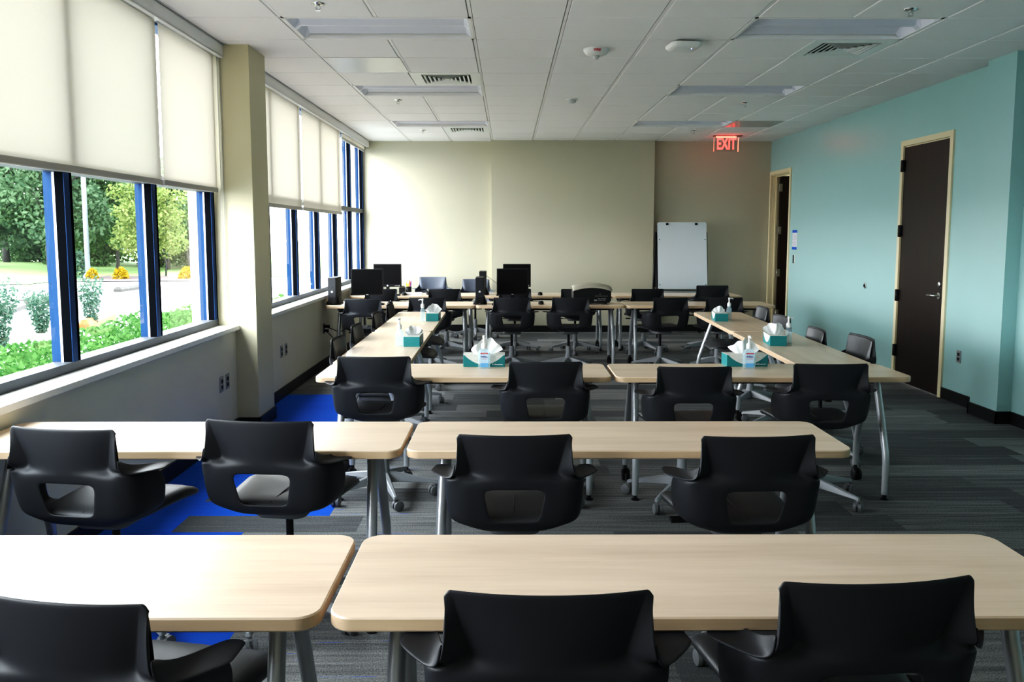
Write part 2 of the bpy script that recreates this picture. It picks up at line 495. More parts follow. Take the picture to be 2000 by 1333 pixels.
# hallway seen through the open door
bm = bm_new()
box(bm, 5.7, 5.8, 11.2, 14.6, 0, 3.45); box(bm, XR+.1, 5.8, 14.5, 14.6, 0, 3.45); box(bm, XR+.1, 5.8, 11.2, 11.3, 0, 3.45); box(bm, XR+.1, 5.8, 11.2, 14.6, 2.9, 3.0)
struct('wall_hall', bm, M['cream'])

def baseb(name, x0, x1, y0, y1):
    b = bm_new(); box(b, x0, x1, y0, y1, 0, .105); return struct(name, b, M['base'])
bm = bm_new()
for y0, y1 in ((YF, 6.72), (7.12, D1[0]-.055), (D1[1]+.055, D2[0]-.055)): box(bm, XR-.012, XR, y0, y1, 0, .105)
box(bm, 4.038, 4.05, 6.708, 7.132, 0, .105); box(bm, 4.038, XR, 6.708, 6.72, 0, .105); box(bm, 4.038, XR, 7.12, 7.132, 0, .105)
struct('baseboard_right', bm, M['base'])
bm = bm_new(); box(bm, XL, -.262, YB-.012, YB, 0, .105); box(bm, -.274, 2.312, YB-.142, YB-.13, 0, .105); box(bm, 2.30, XR, YB-.012, YB, 0, .105)
struct('baseboard_back', bm, M['base'])
bm = bm_new()
for y0, y1 in ((YF, 6.53), (6.96, YB)): box(bm, XL, XL+.012, y0, y1, 0, .105)
box(bm, XL, -1.988, 6.518, 6.53, 0, .105); box(bm, -2.0, -1.988, 6.518, 6.972, 0, .105); box(bm, XL, -1.988, 6.96, 6.972, 0, .105)
struct('baseboard_left', bm, M['base'])

# ------------------------------------------------------------------ windows
ZS = .85
def window(name, ys, y0, y1):
    fr = bm_new()
    xo, xm = -2.405, -2.30
    shd = bm_new(); rl = bm_new()
    box(rl, xo, xm+.001, y0, y1, ZS-.02, ZS+.050)            # bottom rail
    box(fr, xo, xm, y0, y1, 2.93, 3.02)                      # top rail
    box(rl, xo, xm+.001, y0, y1, 1.895, 1.955)               # transom
    for y in ys:
        box(fr, xm-.030, xm, y-.040, y+.012, ZS, 2.98)       # inner box of the mullion
        box(fr, xo-.01, xm-.046, y-.030, y+.034, ZS, 2.98)   # outer cap
        box(shd, xm-.050, xm-.004, y-.0405, y-.036, ZS+.05, 2.93); box(shd, xm-.050, xm-.002, y+.012, y+.042, ZS+.05, 2.93)  # black strips painting the shade on the mullion's side and face
    w = struct(name, fr, M['blue'])
    obj('mullion_shadow', shd, M['mull_shadow'], w); obj('rail', rl, M['rail'], w)
    allp = [y0]+[y for y in ys if y0+.06 < y < y1-.06]+[y1]
    for a, b in zip(allp, allp[1:]):
        for z0, z1 in ((ZS+.05, 1.9), (1.95, 2.94)):
            p = bm_new(); p.faces.new([p.verts.new(q) for q in ((-2.343, a+.02, z0), (-2.343, b-.02, z0), (-2.343, b-.02, z1), (-2.343, a+.02, z1))])
            obj('pane', p, M['glass'], w)
    s = bm_new()
    for y in [v for v in ys]:
        box(s, -2.362, -2.349, y-.042, y-.033, ZS+.05, 2.95)
    obj('glazing_bead', s, M['lightgrey'], w)
    return w
window('window_1', [6.49, 5.43, 4.37, 3.31, 2.25, 1.19, .13], .09, 6.53)
window('window_2', [7.0, 8.0, 9.05, 10.1, 11.15, 12.2, 13.21], 6.96, YB)
for nm, y0, y1 in (('trim_1', .09, 6.53), ('trim_2', 6.96, YB)):
    s = bm_new(); box(s, -2.305, -2.135, y0, y1, ZS-.035, ZS)
    bevel(struct(nm, s, M['sill']), .004)

# roller shades
def shade(y0, y1, zb, label, chain_y=None):
    t = thing('roller_shade', label, 'blind', (-2.262, (y0+y1)/2, 2.95), 0, 'cream roller shades')
    h = (y1-y0)/2
    b = bm_new()
    n = 8
    vs = [[b.verts.new((0, -h+2*h*k/n, -(2.95-zb)*j/4)) for k in range(n+1)] for j in range(5)]
    for j in range(4):
        for k in range(n): b.faces.new((vs[j][k], vs[j][k+1], vs[j+1][k+1], vs[j+1][k]))
    obj('fabric', b, M['fabric'], t)
    b = bm_new(); box(b, -.011, .011, -h, h, zb-2.95-.035, zb-2.95+.003)
    bevel(obj('hem_bar', b, M['hem'], t), .006)
    b = bm_new(); tube(b, [(0, -h-.004, .01), (0, h+.004, .01)], .03, 14)
    obj('roller_tube', b, M['lightgrey'], t)
    if chain_y is not None:
        b = bm_new()
        for dx in (0, .02):
            tube(b, [(.03+dx*.6, chain_y-(y0+y1)/2+dx, 0), (.03+dx*.6, chain_y-(y0+y1)/2+dx, -2.02)], .0025, 6)
        obj('bead_chain', b, M['lightgrey'], t)
    return t
shade(3.30, 5.455, 1.925, 'wide cream roller shade pulled half down over the nearest window panes')
shade(5.495, 6.52-.03, 1.925, 'narrow cream roller shade pulled half down against the near side of the pillar', 6.495)
shade(1.1, 3.26, 1.925, 'cream roller shade beside the camera, outermost of the shades')
shade(6.985, 9.135, 1.86, 'cream roller shade pulled half down just beyond the pillar')
shade(9.20, 11.30, 1.86, 'cream roller shade pulled half down next to the uncovered rear panes')
shade(11.40, 13.18, 2.88, 'rolled-up shade above the uncovered rear panes')
for lab, y0, y1 in (('long white shade valance over the front windows', .09, 6.525), ('long white shade valance over the rear windows', 6.965, 13.22)):
    b = bm_new()
    box(b, -2.205, -2.192, y0, y1, 2.925, H-.005); box(b, -2.28, -2.192, y0, y1, H-.016, H-.004); box(b, -2.225, -2.192, y0, y1, 2.920, 2.934)
    tag(bevel(obj('shade_valance', b, M['valance']), .003), lab, 'valance')

# ------------------------------------------------------------------ doors
def frame_bm(y0, y1, depth):
    b = bm_new(); w = .055
    for a, c in ((y0-w, y0), (y1, y1+w)):
        box(b, XR-.018, XR+.004, a, c, 0, DZ)
    box(b, XR-.018, XR+.004, y0-w, y1+w, DZ, DZ+w)
    # jamb lining
    box(b, XR+.004, XR+.165, y0-.012, y0+.012, 0, DZ-.012); box(b, XR+.004, XR+.165, y1-.012, y1+.012, 0, DZ-.012); box(b, XR+.004, XR+.165, y0-.012, y1+.012, DZ-.012, DZ+.012)
    if depth:   # door stop
        box(b, XR+.06, XR+.085, y1-.03, y1, 0, DZ); box(b, XR+.06, XR+.085, y0, y0+.03, 0, DZ); box(b, XR+.06, XR+.085, y0, y1, DZ-.03, DZ)
    return b
b = bm_new(); box(b, XR-.004, XR+.04, D1[0]+.014, D1[1]-.014, .008, DZ-.015)
d1 = struct('door_1', b, M['door'])
obj('door_frame', frame_bm(*D1, False), M['frame'], d1)
for z in (.33, .92, 1.60, 2.28):
    b = bm_new(); box(b, XR-.03, XR, D1[1]-.03, D1[1]+.02, z-.06, z+.06); tube(b, [(XR-.028, D1[1]-.012, z-.062), (XR-.028, D1[1]-.012, z+.062)], .011, 8)
    obj('hinge', b, M['black'], d1)
b = bm_new()
tube(b, [(XR, 7.945, .975), (XR-.012, 7.945, .975)], .032, 16)
tube(b, [(XR, 7.945, .975), (XR-.055, 7.945, .975), (XR-.062, 7.955, .975), (XR-.062, 8.00, .975), (XR-.058, 8.07, .972)], [.011, .011, .011, .0105, .010], 10)
obj('door_handle', b, M['satin'], d1, sharp=40)
b = bm_new(); tube(b, [(XR, 7.945, 1.085), (XR-.014, 7.945, 1.085), (XR-.018, 7.945, 1.085)], [.027, .026, .018], 16)
obj('deadbolt', b, M['satin'], d1, sharp=40)
# open door at the rear: leaf swung into the hall on its far hinges
b = bm_new(); box(b, XR+.115, XR+.985, D2[1]-.062, D2[1]-.018, .008, DZ-.015)
d2 = struct('door_2', b, M['door'])
obj('door_frame', frame_bm(*D2, True), M['frame'], d2)
for z in (.30, .95, 1.62, 2.29):
    b = bm_new(); box(b, XR+.092, XR+.15, D2[1]-.066, D2[1]-.060, z-.06, z+.06); tube(b, [(XR+.10, D2[1]-.07, z-.06), (XR+.10, D2[1]-.07, z+.06)], .010, 8)
    obj('hinge', b, M['satin'], d2)

# ------------------------------------------------------------------ things on the walls
def outlet(name, label, x, y, z, face, mm, plugs=True, cat='outlet'):
    t = thing(name, label, cat, (x, y, z), 0)
    s = 1 if face > 0 else -1
    b = bm_new(); box(b, 0 if s > 0 else -.006, .006 if s > 0 else 0, -.036, .036, -.058, .058)
    bevel(obj('plate', b, mm, t), .002)
    for dz in (-.022, .022):
        b = bm_new(); box(b, .005*s if s > 0 else -.009, .009 if s > 0 else -.005, -.017, .017, dz-.014, dz+.014)
        obj('socket', b, M['black'], t)
    return t
outlet('wall_outlet', 'steel plate outlet under the front window, nearer the camera of two', XL, 6.17, .44, 1, M['steel_plate'])
outlet('wall_outlet', 'steel plate outlet under the front window, nearer the pillar of two', XL, 6.30, .44, 1, M['steel_plate'])
outlet('wall_outlet', 'outlet just beyond the pillar, nearer the pillar of two', XL, 7.83, .45, 1, M['steel_plate'])
outlet('wall_outlet', 'outlet just beyond the pillar, further from the pillar of two', XL, 7.99, .45, 1, M['steel_plate'])
outlet('wall_outlet', 'outlet with black plugs under the computer table by the window', XL, 9.66, .46, 1, M['black'])
outlet('wall_outlet', 'steel plate outlet on the teal wall between closed door and pillar', XR, 7.545, .44, -1, M['steel_plate'])
t = thing('card_reader', 'slim dark reader with pale edge on teal wall by open door', 'wall switch', (XR, 12.03, 1.20))
b = bm_new(); box(b, -.016, 0, -.024, .024, -.065, .065); bevel(obj('body', b, M['white'], t), .003)
b = bm_new(); box(b, -.019, -.015, -.018, .024, -.06, .06); obj('face', b, M['black'], t)
t = thing('paper_notice', 'white paper notice held by blue tape on the teal wall', 'notice', (XR, 12.05, 1.48))
b = bm_new(); box(b, -.002, 0, -.09, .09, -.125, .125); obj('sheet', b, M['paper'], t)
b = bm_new()
for k in range(9):
    w = .07 if k not in (0, 5) else .045
    box(b, -.0032, -.0018, -w, w*(.6 if k % 3 == 2 else 1.), .085-.021*k-.003, .085-.021*k+.003)
obj('text_lines', b, M['grey_ink'], t)
for z in (.122, -.122):
    b = bm_new(); box(b, -.0045, -.0025, -.094, .094, z-.02, z+.02); obj('tape', b, M['tape'], t)
t = thing('wall_plate', 'small round metal plate on teal wall between the doors', 'wall plate', (XR, 9.61, .968))
b = bm_new(); tube(b, [(0, 0, 0), (-.008, 0, 0), (-.010, 0, 0)], [.034, .034, .028], 20); obj('plate', b, M['satin'], t, sharp=40)
b = bm_new(); tube(b, [(-.009, 0, 0), (-.020, 0, 0)], [.017, .014], 14); obj('stud', b, M['black'], t, sharp=40)

# ------------------------------------------------------------------ ceiling fixtures
def troffer(i, k, label):
    w, d = 2*G, G
    t = thing('ceiling_light', label, 'ceiling light', (TX0+(i+1)*G, TY0+(k+.5)*G, H), 0, 'unlit recessed ceiling lights')
    b = bm_new()
    prof = [(-d/2, -.004), (-d/2+.028, -.004), (-d/2+.04, .028), (-d/2+.11, .062), (-.10, .066), (-.035, .045), (-.018, .018), (.018, .018), (.035, .045), (.10, .066), (d/2-.11, .062), (d/2-.04, .028), (d/2-.028, -.004), (d/2, -.004)]
    inner = prof[2:-2]
    xs = [-w/2+.06, w/2-.06]
    rr = [[b.verts.new((x, y, z)) for y, z in inner] for x in xs]
    for q in range(len(inner)-1):
        f = b.faces.new((rr[0][q], rr[0][q+1], rr[1][q+1], rr[1][q])); f.smooth = True
    obj('reflector', b, M['fixture'], t)
    for s in (-1, 1):      # sloped end plates
        b = bm_new()
        a = [b.verts.new((s*(w/2-.06), y, z)) for y, z in inner]
        c = [b.verts.new((s*(w/2-.022), y*1.03, -.004)) for y, z in inner]
        for q in range(len(inner)-1): b.faces.new((a[q], a[q+1], c[q+1], c[q]))
        obj('end_plate', b, M['fixture'], t)
    b = bm_new()
    box(b, -w/2, w/2, -d/2, -d/2+.03, -.006, .03); box(b, -w/2, w/2, d/2-.03, d/2, -.006, .03)
    box(b, -w/2, -w/2+.022, -d/2, d/2, -.006, .03); box(b, w/2-.022, w/2, -d/2, d/2, -.006, .03)
    obj('frame', b, M['grid'], t)
    b = bm_new(); box(b, -w/2, w/2, -d/2, d/2, .09, .10); obj('housing', b, M['fixture'], t)
TL = {(-2, 0): 'unlit recessed ceiling light on the window side, before the large diffuser', (-2, 4): 'unlit recessed ceiling light on the window side, just behind the large diffuser',
      (-2, 8): 'unlit recessed ceiling light on the window side, closest to the back wall', (3, 0): 'unlit recessed ceiling light on the teal side, before the teal-side diffuser',
      (3, 4): 'unlit recessed ceiling light on the teal side, between diffuser and exit sign', (3, 8): 'unlit recessed ceiling light just before the exit sign'}
for (i, k) in troffers:
    if (i, k) in TL: troffer(i, k, TL[(i, k)])
    else: troffer(i, k, 'unlit recessed ceiling light above or behind the camera, %s side, row %s' % ('window' if i < 0 else 'teal', 'overhead' if k == -4 else 'rearmost'))

def diffuser(i, k, label):
    t = thing('air_diffuser', label, 'air vent', (TX0+(i+.5)*G, TY0+(k+.5)*G, H), 0, 'square ceiling air diffusers')
    h = G/2; b = bm_new()
    def fr(o, inn, z0, z1):
        A = [b.verts.new((sx*o, sy*o, z0)) for sx, sy in ((-1, -1), (1, -1), (1, 1), (-1, 1))]
        B = [b.verts.new((sx*inn, sy*inn, z1)) for sx, sy in ((-1, -1), (1, -1), (1, 1), (-1, 1))]
        for q in range(4): b.faces.new((A[q], A[(q+1) % 4], B[(q+1) % 4], B[q]))
    fr(h-.002, .225, -.008, -.008); fr(h-.002, h-.003, -.008, .03); fr(.225, .222, -.008, .05)
    obj('frame', b, M['diff_white'], t)
    b = bm_new()
    for o in (.208, .168, .128, .088, .050):
        fr(o, o-.015, -.009, -.006); fr(o-.015, o-.018, -.006, .004)
    box(b, -.022, .022, -.022, .022, -.004, .02)
    o = obj('louvers', b, M['diff_white'], t)
    sm = o.modifiers.new('s', 'SOLIDIFY'); sm.thickness = .002
    b = bm_new(); box(b, -.222, .222, -.222, .222, .012, .06); obj('duct', b, M['plenum'], t)
diffuser(-1, 3, 'white square air diffuser on the window side, larger and nearer of two')
diffuser(-1, 9, 'white square air diffuser on the window side, close to the back wall')
diffuser(4, 1, 'white square air diffuser over the teal side of the room')
for q, (i, k) in enumerate(diffs[3:]): diffuser(i, k, 'square air diffuser above the camera, %s' % ('window side', 'teal side, ahead', 'teal side, behind')[q])
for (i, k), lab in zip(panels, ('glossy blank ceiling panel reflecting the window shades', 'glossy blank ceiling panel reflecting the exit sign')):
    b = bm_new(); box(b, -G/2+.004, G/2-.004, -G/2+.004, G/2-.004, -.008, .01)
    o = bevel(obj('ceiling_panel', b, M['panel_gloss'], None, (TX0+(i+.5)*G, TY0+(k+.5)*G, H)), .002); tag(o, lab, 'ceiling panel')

def sprinkler(x, y, label):
    t = thing('sprinkler_head', label, 'sprinkler', (x, y, H-.007), 0, 'chrome pendant sprinklers')
    b = bm_new(); lathe(b, [(.001, -.012), (.02, -.012), (.040, -.006), (.044, 0), (.044, .004)], n=20); obj('escutcheon', b, M['chrome'], t, sharp=40)
    b = bm_new(); lathe(b, [(.012, -.022), (.013, -.008)], n=12)
    for s in (-1, 1): tube(b, [(s*.012, 0, -.018), (s*.014, 0, -.03), (s*.004, 0, -.042)], .0032, 6)
    lathe(b, [(.006, -.046), (.02, -.045), (.02, -.043), (.006, -.041)], n=12); obj('frame', b, M['satin'], t, sharp=40)
for x, y, lab in ((-1.2, 5.39, 'chrome sprinkler at the window-side front, above the nearest ceiling light'), (2.61, 5.51, 'chrome sprinkler nearest the pillar on the teal side'),
                  (-1.2, 9.19, 'chrome sprinkler on the window side behind the large diffuser'), (2.63, 9.35, 'chrome sprinkler on the teal side, midway to the exit sign'),
                  (-1.2, 11.83, 'chrome sprinkler on the window side near the back wall'), (2.62, 11.87, 'chrome sprinkler just before the exit sign')):
    sprinkler(x, y, lab)
t = thing('fire_alarm', 'round white fire alarm with red lettering on ceiling', 'fire alarm', (.694, 6.69, H-.007))
b = bm_new(); lathe(b, [(.001, -.052), (.055, -.050), (.085, -.036), (.100, -.012), (.101, 0)], n=32); obj('body', b, M['white'], t, sharp=50)
b = bm_new(); lathe(b, [(.001, -.082), (.012, -.080), (.024, -.066), (.028, -.05)], n=16); obj('strobe', b, M['lightgrey'], t)
tb = text_bm('FIRE', .025, .0008, sx=1.25, bold=.0008)
for v in tb.verts:
    a = v.co.x/.096; zz = -.0235+v.co.y*.85; r = .0945 + (zz+.024)*.75 + v.co.z*.8 + .0012
    v.co = Vector((r*math.sin(a), -r*math.cos(a), zz))
o = obj('lettering', tb, M['red'], t)
t = thing('wifi_access_point', 'rounded white access point on ceiling with blue light', 'access point', (1.33, 6.43, H-.007), .12)
b = bm_new(); box(b, -.07, .07, -.05, .07, -.016, 0); obj('bracket', b, M['black'], t)
b = bm_new()
Lr = [(rrect(.20, .20, .03), -.014), (rrect(.235, .235, .05), -.022), (rrect(.235, .235, .05), -.04), (rrect(.20, .20, .045), -.058), (rrect(.15, .15, .035), -.062)]
loops(b, Lr); obj('cover', b, M['white'], t, sharp=60)
b = bm_new(); lathe(b, [(.004, -.0635), (.004, -.0615)], (.045, -.055, 0), 10); obj('indicator', b, M['led'], t)
t = thing('occupancy_sensor', 'small white dome sensor at mid ceiling behind the fire alarm', 'sensor', (.695, 9.13, H-.007))
b = bm_new(); lathe(b, [(.062, 0), (.062, -.008), (.052, -.012)], n=24); obj('base', b, M['white'], t, sharp=50)
b = bm_new(); lathe(b, [(.001, -.046), (.024, -.043), (.040, -.030), (.046, -.010)], n=24); obj('dome', b, M['lightgrey'], t)

# EXIT sign
t = thing('exit_sign', 'red illuminated EXIT sign hanging from the ceiling', 'exit sign', (3.27, 12.5, H-.007))
b = bm_new(); box(b, -.215, .215, -.045, .045, -.008, .0); bevel(obj('canopy', b, M['black'], t), .004)
b = bm_new(); box(b, -.17, .13, -.012, .012, -.030, -.006); obj('lamp_bar', b, M['exit_edge'], t)
b = bm_new(); box(b, -.20, .165, -.003, .003, -.235, -.028); obj('acrylic_panel', b, M['acrylic'], t)
tb = text_bm('EXIT', .235, .0025, sx=.60, bold=.004)
xf(tb.verts, Matrix.Translation((-.015, -.0045, -.128)) @ FRONT); obj('lettering', tb, M['exit_red'], t)
b = bm_new(); box(b, .158, .166, -.004, .004, -.235, -.028); box(b, -.2015, -.1995, -.0035, .0035, -.235, -.028); obj('glowing_edge', b, M['exit_edge'], t)

# ------------------------------------------------------------------ chair
def chair_shell():
    b = bm_new()
    # upper back: z, centre y, crease x, crease y, rim x, rim y, opening half width (the sides flare out from the crease)
    up = [
        (.862, -.300, .190, -.274, .205, -.270, .090),
        (.846, -.299, .188, -.272, .206, -.271, .092),
        (.795, -.293, .178, -.260, .209, -.276, .098),
        (.740, -.286, .164, -.247, .214, -.283, .104),
        (.706, -.281, .156, -.241, .219, -.287, .109),
    ]
    # lower bucket: z, centre y, flat half width, opening half width, outline half width, corner y, front end y
    lowr = [
        (.688, -.278, .168, .111, .232, -.272, -.170),
        (.680, -.276, .176, .111, .2515, -.256, -.120),
        (.652, -.270, .186, .112, .253, -.240, -.075),
        (.610, -.263, .188, .104, .2515, -.230, -.055),
        (.560, -.255, .184, .094, .248, -.220, -.055),
        (.527, -.248, .180, .087, .242, -.212, -.055),
        (.516, -.243, .165, .085, .226, -.205, -.05),
        (.497, -.230, .130, .076, .180, -.190, .020),
        (.478, -.205, .098, .064, .138, -.165, .010),
        (.466, -.150, .072, .048, .106, -.120, .005),
        (.462, -.060, .060, .040, .095, -.05, .02),
    ]
    grid = []
    allrows = []
    for z, yc, xc, ycr, w, yr, h in up:
        cv = lambda x: yc+(ycr-yc)*(x/xc)**2.2
        half = [(0, yc), (h*.5, cv(h*.5)), (h, cv(h)), ((h+xc)/2, cv((h+xc)/2)), (xc, ycr)]
        half += [(xc+(w-xc)*q, ycr+(yr-ycr)*q) for q in (.12, .40, .70, .93, 1.)]
        allrows.append((z, half))
    for i, (z, yc, xb, h, w, yk, ye) in enumerate(lowr):
        f = .022 if i == 0 else (.008 if i == 1 else .004)
        half = [(0, yc), (h*.5, yc), (h, yc+f*.3), ((h+xb)/2, yc+f*.7), (xb, yc+f)]
        half += [(xb+(w-xb)*.62, (yc+yk)/2+.006), (w-(w-xb)*.10, yk+.012), (w, yk+(ye-yk)*.40), (w+.001, yk+(ye-yk)*.72), (w+.001, ye)]
        allrows.append((z, half))
    for z, half in allrows:
        dz = [0]*7+[.003, .010, .019] if z == .862 else ([0]*8+[.001, .004] if z == .846 else [0]*10)
        pts = [(-x, y, z-q) for (x, y), q in list(zip(half, dz))[:0:-1]] + [(x, y, z-q) for (x, y), q in zip(half, dz)]
        grid.append([b.verts.new(p) for p in pts])
    n = len(grid[0]); mid = n//2
    for j in range(len(grid)-1):
        for k in range(n-1):
            if 7 <= j <= 9 and mid-2 <= k < mid+2: continue      # the opening behind the seat
            f = b.faces.new((grid[j][k], grid[j][k+1], grid[j+1][k+1], grid[j+1][k])); f.smooth = True
    return b

def liner_bm():
    b = bm_new(); g = []
    for z, yc, xc, ycr in ((.852, -.2995, .188, -.273), (.795, -.293, .178, -.260), (.740, -.286, .166, -.247), (.700, -.281, .160, -.243), (.672, -.276, .165, -.250)):
        w = xc+.003
        row = [(w*q/6, yc+(ycr-yc)*abs(q/6)**2.2+.0105, z) for q in range(-6, 7)]
        ex = .200-w if z > .68 else .012
        g.append([b.verts.new(p) for p in [(row[0][0]-ex, row[0][1]-ex*.45, z)]+row+[(row[-1][0]+ex, row[-1][1]-ex*.45, z)]])
    for j in range(4):
        for k in range(14):
            f = b.faces.new((g[j][k], g[j][k+1], g[j+1][k+1], g[j+1][k])); f.smooth = True
    return b

def armrest(s):
    b = bm_new()
    # a pad that flows out of the flared rim of the back and ends free in front
    back = [(.2155, -.285, .752), (.219, -.289, .716), (.230, -.280, .698), (.256, -.250, .690), (.318, -.165, .693)]
    front = [(.206, -.262, .742), (.216, -.215, .712), (.238, -.090, .690), (.258, -.050, .686), (.302, -.070, .690)]
    secs = []
    for j in range(6):
        q = j/5
        secs.append([tuple((s if c == 0 else 1)*(p0[c]+(p1[c]-p0[c])*q) for c in range(3)) for p0, p1 in zip(back, front)])
    g = [[b.verts.new(p) for p in r] for r in secs]
    for j in range(len(g)-1):
        for k in range(4):
            f = b.faces.new((g[j][k], g[j][k+1], g[j+1][k+1], g[j+1][k])); f.smooth = True
    return b

def seat_bm():
    b = bm_new()
    def out(scale, yb, yf, wb, wf):
        pts = []
        N = 40
        for k in range(N):
            a = 2*PI*k/N
            c, s_ = math.cos(a), math.sin(a)
            ex = .38
            px = math.copysign(abs(c)**ex, c); py = math.copysign(abs(s_)**ex, s_)
            yy = (yb+yf)/2 + py*(yf-yb)/2*scale
            tt = (py+1)/2
            pts.append((px*(wb+(wf-wb)*tt)*scale, yy))
        return pts
    Ls = [(.52, .468), (.80, .478), (.97, .487), (1., .498), (.985, .508), (.93, .516), (.80, .521), (.5, .519), (.15, .516)]
    rr = []
    for sc, z in Ls:
        pts = out(sc, -.215, .275, .205, .252)
        rr.append([b.verts.new((x, y, z - (.035*max(0, (y-.12)/.15)**2 if z > .49 else .02*max(0, (y-.12)/.15)) - (.004 if z > .5 else 0)*math.cos(x*8)*0)) for x, y in pts])
    skin(b, rr)
    return b

def make_chair(label, group):
    t = thing('office_chair', label, 'chair', (0, 0, 0), 0, group)
    sh = obj('shell', chair_shell(), M['shell'], t)
    s = sh.modifiers.new('solid', 'SOLIDIFY'); s.thickness = .008; s.offset = 1
    s = sh.modifiers.new('sub', 'SUBSURF'); s.levels = 1; s.render_levels = 2
    lb = liner_bm()
    ln = obj('back_cushion', lb, M['seat'], t)
    m_ = ln.modifiers.new('solid', 'SOLIDIFY'); m_.thickness = .004; m_.offset = 0
    m_ = ln.modifiers.new('sub', 'SUBSURF'); m_.levels = 1; m_.render_levels = 2
    for k in (-1, 1):
        a = obj('armrest', armrest(k), M['shell'], t)
        s = a.modifiers.new('solid', 'SOLIDIFY'); s.thickness = .008; s.offset = 0
        s = a.modifiers.new('sub', 'SUBSURF'); s.levels = 1; s.render_levels = 2; s.boundary_smooth = 'PRESERVE_CORNERS'
    st = obj('seat', seat_bm(), M['seat'], t, sharp=80)
    b = bm_new()
    for pts in ([(0, -.19, .5175), (0, -.05, .5195), (0, .08, .5195)], [(-.13, -.19, .517), (-.16, 0, .518), (-.14, .16, .512)], [(.13, -.19, .517), (.16, 0, .518), (.14, .16, .512)]): tube(b, pts, .0022, 5)
    obj('seam', b, M['under'], st)
    b = bm_new(); rbox(b, .21, .24, .425, .462, .05, .008)
    obj('tilt_mechanism', b, M['caster'], t, sharp=50)
    b = bm_new(); tube(b, [(-.08, .03, .445), (-.17, .03, .445)], .005, 6); box(b, -.235, -.165, .012, .048, .438, .453)
    obj('lever', b, M['black'], t)
    b = bm_new(); tube(b, [(0, 0, .25), (0, 0, .43)], .015, 14); obj('gas_lift', b, M['black'], t, sharp=50)
    b = bm_new(); lathe(b, [(.034, .075), (.038, .10), (.036, .15), (.029, .20), (.027, .275), (.022, .278)], n=20)
    ba = obj('base', b, M['basegrey'], t, sharp=50)
    for k in range(5):
        a = 2*PI*k/5
        b = bm_new()
        rr = []
        for r, wd, zt, zb in ((.02, .030, .150, .085), (.10, .026, .138, .088), (.22, .020, .112, .080), (.30, .016, .094, .074), (.325, .014, .088, .066)):
            rr.append([b.verts.new((r, -wd, zb)), b.verts.new((r, wd, zb)), b.verts.new((r, wd*.55, zt)), b.verts.new((r, -wd*.55, zt))])
        skin(b, rr, smooth=False); xf(b.verts, Matrix.Rotation(a, 4, 'Z'))
        lg = obj('leg', b, M['basegrey'], ba); bevel(lg, .004, 1)
        b = bm_new()
        m = Matrix.Rotation(a, 4, 'Z') @ Matrix.Translation((.313, 0, 0)) @ Matrix.Rotation(.6+k*1.1, 4, 'Z')
        n0 = len(b.verts)
        for s_ in (-1, 1):
            tube(b, [(-.016, s_*.006, .030), (-.016, s_*.022, .030), (-.016, s_*.025, .030)], [.030, .030, .024], 16)
        tube(b, [(0, 0, .035), (0, 0, .078)], .009, 8)
        box(b, -.030, .004, -.008, .008, .036, .060)
        xf(b.verts, m); obj('caster', b, M['caster'], ba, sharp=40)
    return t

